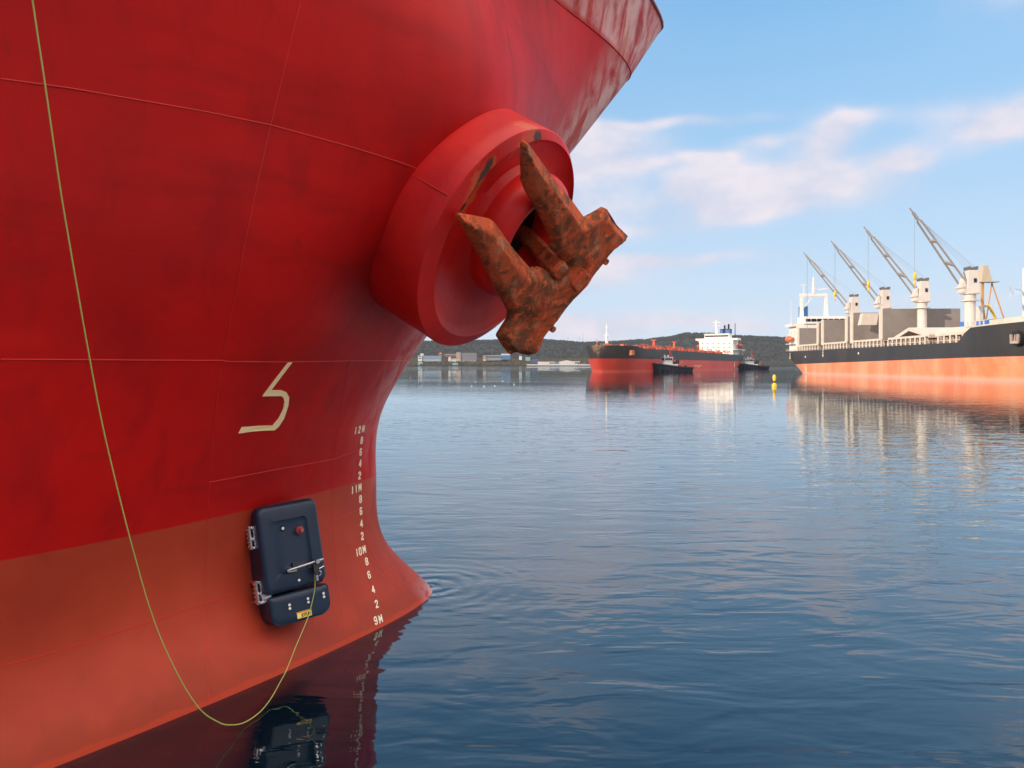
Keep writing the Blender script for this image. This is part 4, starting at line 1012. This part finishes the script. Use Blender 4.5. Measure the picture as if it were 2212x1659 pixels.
# cranes
def deck_crane(x, hookz, tipdx=0.0):
    ped = MB().cyl((x, 0, 10.2), (x, 0, 22.4), 1.42, n=24).cyl((x, 0, 22.4), (x, 0, 22.65), 2.5, n=24).cyl((x, 0, 22.65), (x, 0, 24.4), 1.55, n=24).cyl((x, 0, 24.4), (x, 0, 24.65), 2.4, n=24).build('deck_crane', BUFF, bulk, True)
    h = MB()
    h.box(x - 1.7, x + 1.7, -1.6, 1.9, 24.68, 31.2, (.25, .25, .55, .35)); h.box(x - 1.2, x + 1.0, -3.1, -1.6, 26.2, 29.0, (.2, .2, .9, 0))
    h.box(x - 1.5, x + 1.5, -2.8, -1.62, 24.7, 26.1); h.build('crane_house', BUFF, ped, False, .06)
    hd = MB(); hd.box(x - 1.3, x + 1.3, -.98, 1.5, 31.25, 31.7)
    for yy in (-.75, 1.25): hd.cyl((x - 1.35, yy, 31.9), (x + 1.35, yy, 31.9), .42, n=12)
    hd.build('sheave_head', paint('dark_grey_steel', (.13, .13, .13), .5), ped)
    MB().box(x + 1.52, x + 1.70, .25, 1.0, 27.6, 28.8).build('vent', DARKMET, ped)
    tip = Vector((x - tipdx, -15.4, 48.2 + tipdx * .14)); j = MB(); A = Vector((x + .95, .75, 24.6)); B = Vector((x - .95, -2.1, 26.6))
    neck = tip + (A - tip) * .10
    pa = neck + Vector((.6, .12, .1)); pb = neck + Vector((-.6, -.28, -.2))
    up = Vector((0, .78, .62))
    j.bar(A, pa, .38, .46, up); j.bar(B, pb, .38, .46, up); j.bar(pa * .5 + pb * .5 + (neck - tip) * -.0, tip, .8, .6, up)
    for t in (.38, .70): qa, qb = A + (pa - A) * t, B + (pb - B) * t; j.bar(qa, qb, .75, .6, up)
    j.bar(tip, tip + (tip - neck).normalized() * 1.6, .35, .3, up); j.build('jib', paint('jib_grey', (.27, .25, .24), .5, dirt=.2), ped)
    MB().bar(A * .5 + B * .5, B, .3).cyl((x - 1.9, -3.0, 26.3), (x + 1.9, -3.0, 26.3), .3).build('jib_pivot', BUFF, ped)
    w = MB()
    for dx, yy in ((-.8, -.75), (.8, -.75), (-.5, 1.25), (.5, 1.25)): w.bar((x + dx, yy, 32.1), tip + Vector((dx * .2, 0, -.4)), .05)
    w.bar(tip + Vector((.1, .4, 0)), (tip.x + .1, tip.y + .4, hookz), .06); w.bar(tip + Vector((-.3, .6, 0)), (tip.x - .3, tip.y + .6, hookz), .06)
    w.build('crane_wire', paint('wire_grey', (.25, .27, .30), .6), ped)
    if hookz > 25: MB().ball((tip.x, tip.y + .5, hookz), (.5, .5, 1.2)).ball((tip.x, tip.y + .5, hookz - 1.9), (.35, .3, .7)).build('cargo_hook', YEL, ped, True)
    ped.location = (0, -1.4, 0)
for x, hz_, td in ((48, 16, 9.6), (76, 30.6, 6.8), (104, 31, 5.2), (132, 29.8, 1.1)): deck_crane(x, hz_, td)
# superstructure
sup = MB().box(-1, 10, -11.5, 11.5, 10.2, 21.4).box(0, 9.6, -13.6, 13.6, 21.42, 22.6).build('superstructure', WHITE, bulk)
MB().box(1, 10.4, -8.5, 11, 22.62, 25.9, (0, .6, .2, .2)).build('bridge', WHITE, sup)
for i in range(7): MB().box(10.3, 10.5, -7.6 + i * 2.5, -5.6 + i * 2.5, 23.6, 24.8).build('bridge_window', GLASSD, sup)
for i in range(5):
    for k in range(3): MB().box(9.9, 10.05, -10 + i * 4.6, -9.2 + i * 4.6, 12.5 + k * 3, 13.6 + k * 3).build('cabin_window', GLASSD, sup)
gm = MB()
for yy in (-7.4, 3.6): gm.box(3, 4.4, yy - .8, yy + .8, 25.95, 35.4, (.2, .2, .25, .25))
gm.box(3.2, 4.2, -8.2, 4.2, 35.42, 36.8); gm.bar((3.7, -6.6, 30), (3.7, -2.4, 35.6), .35)
gm.cyl((3.7, -2.0, 36.8), (3.7, -2.0, 44.5), .75, .3, 10); gm.bar((3.7, -8.6, 40.6), (3.7, -4.6, 40.9), .3).bar((3.7, -6.4, 36.8), (3.7, -6.4, 40.6), .35).bar((3.7, 0, 38.6), (3.7, 4.4, 39.1), .5)
gm.box(3.2, 4.2, -3.3, -.6, 38.8, 39.1).box(3.3, 4.1, -2.9, -1.1, 42.2, 42.5); gm.build('radar_mast', WHITE, sup)
MB().box(-4, 1, -6.3, -3.6, 22.6, 31.2).build('funnel', BLUE, sup)
MB().ball((4.5, -13.4, 15.8), (3.6, 1.35, 1.45), 16, 10).build('lifeboat', ORANGE, bulk, True)
MB().bar((2, -13.4, 17.2), (2, -11.4, 19.8), .3).bar((7, -13.4, 17.2), (7, -11.4, 19.8), .3).box(0, 9, -13.5, -11.4, 13.4, 13.7).build('davit', WHITE, bulk)
MB().bar((6, -12.9, 22.6), (6, -12.9, 33), .16).build('aerial', WHITE, bulk)
# forecastle
xs_ = [152.5 + i * 2.5 for i in range(15)]
for sg in (-1, 1):
    fo = MB()
    for i in range(len(xs_) - 1):
        xa, xb = xs_[i], xs_[i + 1]; ya, yb = hbA(xa) - .05, hbA(xb) - .05
        z0a, z0b = zdA(max(xa, 153)) + .01, zdA(max(xb, 153)) + .01; h = 1.25 if xa > 160 else .35
        fo.add([(xa, sg * ya, z0a), (xb, sg * yb, z0b), (xb, sg * (yb + .12), z0b + h), (xa, sg * (ya + .12), z0a + h), (xa, sg * (ya - .15), z0a), (xb, sg * (yb - .15), z0b), (xb, sg * (yb - .05), z0b + h), (xa, sg * (ya - .05), z0a + h)],
               [(0, 1, 2, 3), (7, 6, 5, 4), (3, 2, 6, 7), (0, 3, 7, 4), (1, 5, 6, 2)])
    fo.build('forecastle_bulwark', CRM, bulk)
rl = MB()
for i in range(5): rl.box(153 + i * 1.8, 153.3 + i * 1.8, -13.4, -13.2, 13.8, 15.2)
rl.bar((152.6, -13.3, 15.2), (162, -13.3, 15.3), .14).build('forecastle_rail', CRM, bulk)
# anchor in its recess, bow quarter
ax = 171.0; ay = -(hbA(ax) + .02)
tn = Vector((1, -(hbA(ax + 1) - hbA(ax - 1)) / 2, 0)).normalized(); an_ = Vector((tn.y, -tn.x, 0)); an_ = an_ if an_.y < 0 else -an_; ac = Vector((ax, ay, 10.4))
rc = MB(); ang = math.atan2(tn.y, tn.x)
rc.cyl(ac - an_ * 1.5, ac + an_ * .35, 1.9, 1.7, 24); rc.build('anchor_recess', paint('recess_black', (.015, .013, .012), .7), bulk, True)
an = MB(); up = Vector((0, 0, 1))
c0 = ac + an_ * .5
an.obox(c0 - up * 1.0, tn * 1.15, an_ * .2, up * .28); an.bar(c0 - up * .9 - tn * .9, c0 + up * .9 - tn * 1.0, .45); an.bar(c0 - up * .9 + tn * .9, c0 + up * .9 + tn * 1.0, .45); an.bar(c0 - up * .9, c0 + up * .8 - an_ * .3, .35)
an.build('bow_anchor', paint('pale_anchor', (.42, .33, .30), .6), bulk)
for x, z, k in ((28, 7.4, 0), (49, 7.6, 1), (84, 8.1, 0), (7, 7.0, 1)):
    m_ = MB().box(x - .35, x + .35, -13.72, -13.55, z - .35, z + .35)
    if k:
        for q in range(1, 4): m_.box(x - .3, x + .3, -13.72, -13.55, z - .35 + q * .75, z + .1 + q * .75)
    m_.build('hull_mark', MARK, bulk)
m_ = MB()
for q in range(5): m_.box(28.6, 29.1, -13.72, -13.55, .6 + q * .55, .9 + q * .55)
m_.box(28.7, 29.0, -13.7, -13.6, .4, 3.4).build('draught_scale', MARK, bulk)
# mooring line from the forecastle
def bw_(x, y, z): return bulk.matrix_world @ Vector((x, y, z))
bpy.context.view_layer.update()
p0 = bw_(166, -(hbA(166) + .1), 14.2); P1 = Vector((175, 120, 5))
o = MB().tube([p0 + (P1 - p0) * (k / 12) - Vector((0, 0, 3.0 * math.sin(math.pi * k / 12))) for k in range(13)], .12, 6).build('mooring_line', ROPE, None, True); tag(o, 'tan mooring line running from the black bow out of the picture', 'rope')
# quay behind it
o = MB().box(158, 420, 60, 325, -2, 2.6).build('quay', paint('quay_concrete', (.30, .29, .27), .9, dirt=.4, scale=.1)); o['kind'] = 'structure'
wh = empty('quay_warehouse', (172, 190, 2.6), R(90 + 3)); tag(wh, 'long beige quay warehouse with a bright blue roof behind the bulk carrier', 'building')
MB().box(-60, 150, -14, 10, 0, 14.4).build('wall', paint('beige_cladding', (.56, .47, .36), .7, dirt=.2, scale=.1), wh)
MB().add([(-60.5, 10.5, 14.45), (150.5, 10.5, 14.45), (150.5, -2, 17.6), (-60.5, -2, 17.6), (-60.5, -14.5, 14.45), (150.5, -14.5, 14.45)], [(0, 1, 2, 3), (3, 2, 5, 4), (0, 3, 4), (1, 5, 2), (0, 4, 5, 1)]).build('roof', paint('blue_sheet_roof', (.01, .16, .55), .5, dirt=.1), wh)
# yellow quay tower
yt = empty('quay_crane', (171, 268, 2.6)); tag(yt, 'yellow quay crane with a beige cab standing behind the fourth deck crane', 'crane')
yo = paint('ochre_steel', (.62, .30, .06), .5); l = MB()
l.bar((-.8, 0, 0), (-.8, 0, 31.5), .75); l.bar((2.6, 0, 31), (.4, 0, 16), .3).bar((2.6, 0, 31), (7.2, 0, 17.6), .35).bar((-.8, 0, 26), (.4, 0, 16), .3)
l.build('tower_leg', yo, yt)
MB().box(-2, 1.8, -1.6, 1.6, 31.6, 37.2, (1.0, 1.2, .5, .5)).box(-2.4, 4.4, -1.8, 1.8, 31.2, 31.58).build('cab', paint('beige_cab', (.50, .42, .30), .6), yt)
MB().tube([(.2, 0, 22.6), (1.2, 0, 22.9), (2.3, 0, 21.6), (3.2, 0, 19.6), (4.2, 0, 17.8), (5.4, 0, 17.6)], .5, 8).build('boom', YEL, yt, True)
MB().box(-.4, 7.6, -3, 3, 0, 17.4).build('hopper', paint('hopper_grey', (.16, .15, .16), .7), yt)
MB().box(-2.6, -1.0, -1.2, 1.2, 0, 22.5, (.2, .2, .2, .2)).build('machinery_house', paint('cream_house', (.66, .58, .46), .6), yt)
sm_ = empty('signal_mast', (159.6, 231, 2.6)); tag(sm_, 'white signal mast cut by the right edge of the picture', 'mast')
MB().cyl((0, 0, 0), (0, 0, 31.5), .45, .3, 8).build('pole', WHITE, sm_)
y_ = MB().bar((-4.2, 0, 25), (2, 0, 25), .14)
for k in range(6): y_.bar((-4.2 + .8 * k, 0, 23.6 - (.9 if k == 0 else 0)), (-4.2 + .8 * k, 0, 25 + (.9 if k == 0 else 0)), .12)
y_.build('yard', WHITE, sm_)

# ---- bulk carrier in the middle distance
mid = empty('ore_carrier', (46 + .56 * 215, 402 + .8285 * 215, 0), math.atan2(-.8285, -.56))
tag(mid, 'distant laden ship with rusty bow, black and red side and white bridge, tug alongside', 'ship')
matB = band_mat('far_hull_paint', [(.40, .030, .018), (.50, .045, .022), (.50, .09, .05)], [(.020, .022, .021), (.035, .030, .026), (.09, .055, .035)], 6.4, .0045, (.32, .19, .11), 215.5, .5)
zdB = lambda x: 11.2 + 2.2 * x / 215 + (1.0 if x > 196 else max(0, (x - 192) * .25))
hB, hbB = ship_hull(mid, 215, 16, zdB, matB, 30, 5, 5, bowpow=2.6)
RD = paint('red_deck_gear', (.62, .09, .035), .5, dirt=.3, scale=.3); RD2 = paint('dark_red_deck', (.28, .035, .02), .7)
MB().box(22, 196, -15, 15, 12.0, 12.02 + 0).v
for k in range(9):
    x = 32 + k * 18; z = zdB(x)
    MB().box(x, x + 13, -9, 9, z + .1, z + 1.9).build('hatch_cover', RD, mid)
    MB().box(x + 14, x + 16.5, -6, -3, z, z + 2.6).box(x + 14, x + 16.5, 3, 6, z, z + 2.6).build('deck_winch', RD, mid)
    m_ = MB()
    for q in range(2): m_.bar((x + 2 + 6 * q, 13.6, z), (x + 2 + 6 * q, 13.6, z + 2.6), .45).bar((x + 2 + 6 * q, 13.6, z + 2.5), (x + 6 + 6 * q, 13.6, z + 2.5), .4)
    m_.bar((x, 15.3, z + 1.2), (x + 17.5, 15.3, z + 1.4), .3); m_.build('deck_frame', RD, mid)
for x in (138, 104):
    z = zdB(x); MB().bar((x, -.8, z), (x, -.2, z + 6.6), .55).bar((x, .8, z), (x, .2, z + 6.6), .55).box(x - .8, x + .8, -1.5, 1.5, z + 6.6, z + 7).build('vent_post', RD, mid)
MB().cyl((203, 0, zdB(203)), (203, 0, 23), 1.0, .45, 10).cyl((203, 0, 23), (203, 0, 27), .4, .25, 8).box(202.4, 203.6, -1.6, 1.6, 20.2, 20.5).box(202.5, 203.5, -1, 1, 24.6, 24.9).build('foremast', WHITE, mid)
MB().cyl((203, 0, zdB(203) - .1), (203, 0, zdB(203) + 1.5), 1.5, 1.1, 10).bar((209, -3, 14.4), (209, -3, 18), .3).build('mast_house', RD, mid)
sb_ = MB().box(8, 20, -13, 13, 11.5, 22.5).build('superstructure', WHITE, mid)
MB().box(11, 19.6, -16.2, 16.2, 22.52, 24.0).bar((15, 13, 19.6), (15, 16, 22.6), .5).bar((15, -13, 19.6), (15, -16, 22.6), .5).build('bridge_wings', WHITE, sb_)
MB().box(11.5, 18.6, -9.5, 9.5, 24.02, 27.2).box(11.2, 19, -9.9, 9.9, 27.22, 27.6).build('wheelhouse', WHITE, sb_)
MB().box(18.62, 18.7, -9, 9, 25.2, 26.3).build('bridge_windows', GLASSD, sb_)
for i in range(6):
    for k in range(3): MB().box(20.0, 20.08, -11 + i * 4.2, -10.3 + i * 4.2, 13.6 + k * 3, 14.5 + k * 3).build('cabin_window', GLASSD, sb_)
MB().cyl((14, -1.5, 27.6), (14, -1.5, 38), 1.1, .7, 8).bar((14, -4.5, 36.4), (14, 1.5, 36.4), .4).bar((14, -4.5, 33.8), (14, 1.5, 33.8), .3).build('radar_mast', WHITE, sb_)
MB().box(2, 7.8, -1, 6.5, 12, 30.5).build('funnel', BLUE, mid); MB().cyl((4, 1.5, 30.5), (4, 1.5, 34.6), .7).cyl((4, 4.6, 30.5), (4, 4.6, 35.4), .7).box(2, 7.8, -1.02, 6.52, 30.52, 31.6).build('exhaust_pipe', DARKMET, mid)
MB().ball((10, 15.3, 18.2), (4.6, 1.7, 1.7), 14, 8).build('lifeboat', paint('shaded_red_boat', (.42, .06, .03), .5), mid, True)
MB().ball((13, -15.3, 18.2), (4.6, 1.7, 1.7), 14, 8).build('lifeboat', ORANGE, mid, True)
MB().box(2, 20, 13.2, 16.5, 15.2, 15.5).box(-3, 8, -13, 15, 14.9, 15.2).bar((3, 15, 11), (3, 15, 15), .4).bar((14, 15.4, 11), (14, 15.4, 15), .4).build('boat_deck', WHITE, mid)
MB().bar((2, 9, 14), (2, 9, 36), .45).build('stern_pole', DARKMET, mid)
xq = 199.0; MB().box(xq, xq + 3.6, hbB(xq) - 1.8, hbB(xq) - .12, 9.2, 12.0).build('anchor_recess', paint('worn_orange', (.45, .14, .05), .7), mid)
MB().box(26, 26.5, 15.9, 16.08, 2.0, 5.6).build('draught_scale', MARK, mid)
MB().box(96, 110, 15.95, 16.06, 3.1, 3.3).box(100, 104, 15.95, 16.07, 2.4, 2.55).build('scratch_mark', MARK, mid)
m_ = MB()
for k in range(5): m_.bar((210 - k * 2.6, (1 if k % 2 else -1) * .5 * k, 14.3), (210 - k * 2.6, (1 if k % 2 else -1) * .6 * k, 15.7), .3)
m_.bar((213.6, 0, 14.3), (203, 7, 15.0), .35).bar((213.6, 0, 14.3), (203, -7, 15.0), .35).build('bow_rail', paint('rusty_rail', (.40, .24, .12), .6), mid)

# ---- tugs
TUGB = paint('tug_navy_hull', (.012, .016, .035), .5, dirt=.4, scale=.5, dcol=(.03, .03, .035)); TUGR = paint('tug_red', (.50, .03, .03), .5)
def make_tug(px, Y, hd, label, sc=1.0):
    t = empty('tugboat', ((px - CX) / FPX * Y, Y, 0), hd); t.scale = (sc, sc, sc); tag(t, label, 'tugboat', 'tugs tending the middle ship')
    zd = lambda x: 2.5 + 2.7 * max(0, (x - 5) / 21) ** 1.2
    h_, hb = ship_hull(t, 26, 4.9, zd, TUGB, 9, 1.5, .6, 30, 2.4)
    f = MB(); P = [(x, hb(x) * .98, zd(x) - .1) for x in [0.2 + 1.3 * i for i in range(20)]] + [(25.9, 0, zd(26) - .1)]
    f.tube(P, .55, 6).tube([(a, -b, c) for a, b, c in P], .55, 6); f.build('rubbing_fender', BLK, t, True)
    ty = MB()
    for i in range(8): x = 3 + i * 2.6; ty.cyl((x, hb(x) + .1, 1.0), (x, hb(x) + .5, 1.0), .55, n=10).cyl((x, -hb(x) - .1, 1.0), (x, -hb(x) - .5, 1.0), .55, n=10)
    ty.build('tyre_fenders', BLK, t)
    MB().box(7, 19, -3, 3, 2.2, 4.6, (.3, .8, .2, .2)).build('deckhouse', WHITE, t)
    MB().box(7.1, 9.2, -3.06, 3.06, 2.4, 4.4).build('funnel_casing', TUGR, t)
    MB().box(12.2, 18.2, -2.3, 2.3, 4.62, 6.2, (.2, .3, .1, .1)).build('upper_house', WHITE, t)
    wh_ = MB().box(12.6, 17.2, -2.1, 2.1, 6.22, 8.5, (-.5, -.5, -.35, -.35)).box(11.9, 17.9, -2.7, 2.7, 8.52, 8.85).build('wheelhouse', WHITE, t)
    for i in range(4):
        for sg in (-1, 1): x = 12.75 + i * 1.13; MB().box(x, x + .8, sg * 2.42 - .08, sg * 2.42 + .08, 7.0, 8.15).build('window', GLASSD, wh_)
    for i in range(3): MB().box(17.5, 17.66, -1.7 + i * 1.2, -.8 + i * 1.2, 7.0, 8.1).build('window', GLASSD, wh_)
    MB().bar((13.2, 0, 8.85), (13.2, 0, 16.6), .4).bar((13.2, -1.4, 13.8), (13.2, 1.4, 13.8), .25).bar((11.6, 0, 8.8), (13.2, 0, 13), .25).build('mast', TUGR, t)
    MB().bar((16.5, -1, 8.85), (16.5, -1, 10.4), .25).bar((16.8, 1, 8.85), (16.8, 1, 10.2), .2).ball((14.6, .6, 9.5), .5).box(15.4, 16.2, -1.8, -.6, 9.2, 9.6).build('radar', WHITE, t)
    MB().cyl((8.4, -1.6, 4.6), (8.4, -1.6, 7.2), .5, n=10).cyl((8.4, 1.6, 4.6), (8.4, 1.6, 7.2), .5, n=10).box(9.6, 11, -1, 1, 4.6, 6).build('exhaust_stack', DARKMET, t)
    MB().bar((7.4, 2.2, 4.7), (6.2, 2.2, 6.4), .5).build('deck_crane', ORANGE, t)
    MB().cyl((3.5, -.9, 3.0), (3.5, .9, 3.0), .8, n=12).box(2.8, 4.2, -1.2, 1.2, 2.0, 2.8).build('towing_winch', DARKMET, t)
    MB().box(19.6, 22.4, -2.9, -2.7, 4.0, 5.4).build('life_ring_box', WHITE, t); return t
t1 = make_tug(1492, 430, R(180 + 8), 'navy and white tugboat lying against the middle of the far ship', .95)
t2 = make_tug(1657, 600, R(180 + 6), 'navy and white tugboat at the stern of the far ship', .98)
p0 = Vector(((1395 - CX) / FPX * 415, 421, 4.8)); p1 = mid.location + Vector((0, 0, 0)); bpy.context.view_layer.update()
q1 = mid.matrix_world @ Vector((168, 15.8, zdB(168)))
o = MB().tube([t1.matrix_world @ Vector((24.5, 0, 4.7)), (t1.matrix_world @ Vector((24.5, 0, 4.7)) + q1) / 2 - Vector((0, 0, .4)), q1], .08, 5).build('towing_line', paint('line_grey', (.3, .3, .28), .7)); tag(o, 'thin towing line rising from the nearer tugboat to the far ship', 'rope')

# ---- buoy
by = empty('channel_buoy', ((1672.7 - CX) / FPX * 140, 140, 0)); by.scale = (.74, .74, .66); tag(by, 'small yellow buoy with a dark band floating left of the bulk carrier', 'buoy')
MB().lathe([(.30, -.6), (.62, -.3), (.66, .1), (.60, .62), (.40, .80), (.36, .95)], n=20).build('float_collar', YEL, by, True)
MB().lathe([(.33, .95), (.33, 2.0), (.30, 2.05)], n=20).build('cylinder', YEL, by, True)
MB().lathe([(.345, 1.1), (.345, 1.62)], n=20).build('dark_band', DARKMET, by, True)
MB().lathe([(.42, 2.06), (.44, 2.6), (.36, 3.2), (.26, 3.35), (.10, 3.42)], n=20).build('top_mark', YEL, by, True)

# ---- gulls
gpos = [(982.8, 818, 'gull beside another, highest over the open water'), (1027.5, 825.5, 'gull right of the two farthest, alone on the water'), (1086, 823.4, 'white gull farther right, below the tall grey block'), (1111, 830.7, 'rightmost white gull on the water below the anchor'),
        (1019, 834, 'leftmost gull of the row of three nearest gulls'), (1045, 835, 'middle gull of the row of three nearest gulls'), (1069, 834, 'right gull of the row of three nearest gulls'), (887, 816, 'leftmost gull, close beside the red bow'), (1009, 814, 'farthest little gull floating in mid water')]
g0 = None
for i, (px, py, lb_) in enumerate(gpos):
    Y = CAM_H * FPX / (py - HY); x = (px - CX) / FPX * Y
    if g0 is None:
        g0 = empty('seagull', (x, Y, 0), .4); g0.scale = (.6, .6, .6)
        MB().ball((0, 0, .06), (.26, .11, .11), 12, 8).ball((.20, 0, .22), (.075, .06, .065), 10, 6).cyl((.16, 0, .08), (.20, 0, .20), .05, .045, 8).build('body', paint('gull_white', (.82, .82, .80), .6), g0, True)
        MB().ball((-.06, 0, .10), (.26, .115, .075), 12, 6).build('wings', paint('gull_grey', (.42, .44, .47), .6), g0, True)
        MB().cyl((.26, 0, .215), (.33, 0, .20), .016, .004, 6).build('beak', YEL, g0)
        g = g0
    else:
        g = g0.copy(); C.objects.link(g); g.location = (x, Y, 0); g.rotation_euler = (0, 0, random.uniform(0, 6))
        for c in g0.children:
            d = c.copy(); C.objects.link(d); d.parent = g
    tag(g, lb_, 'seagull', 'gulls floating on the harbour')

# ---------------------------------------------------------------- air over the harbour
hz_ = MB().box(-4600, 4600, -600, 3300, -6.5, 420).build('haze', None); tag(hz_, 'thin bluish haze over the harbour', 'haze', kind='stuff')
hm = bpy.data.materials.new('air'); hm.use_nodes = True; hm.node_tree.nodes.clear()
pv = hm.node_tree.nodes.new('ShaderNodeVolumePrincipled'); pv.inputs['Density'].default_value = .00005; pv.inputs['Color'].default_value = (.80, .88, 1, 1); pv.inputs['Anisotropy'].default_value = .2
ho_ = hm.node_tree.nodes.new('ShaderNodeOutputMaterial'); hm.node_tree.links.new(pv.outputs[0], ho_.inputs['Volume']); hz_.data.materials.append(hm)
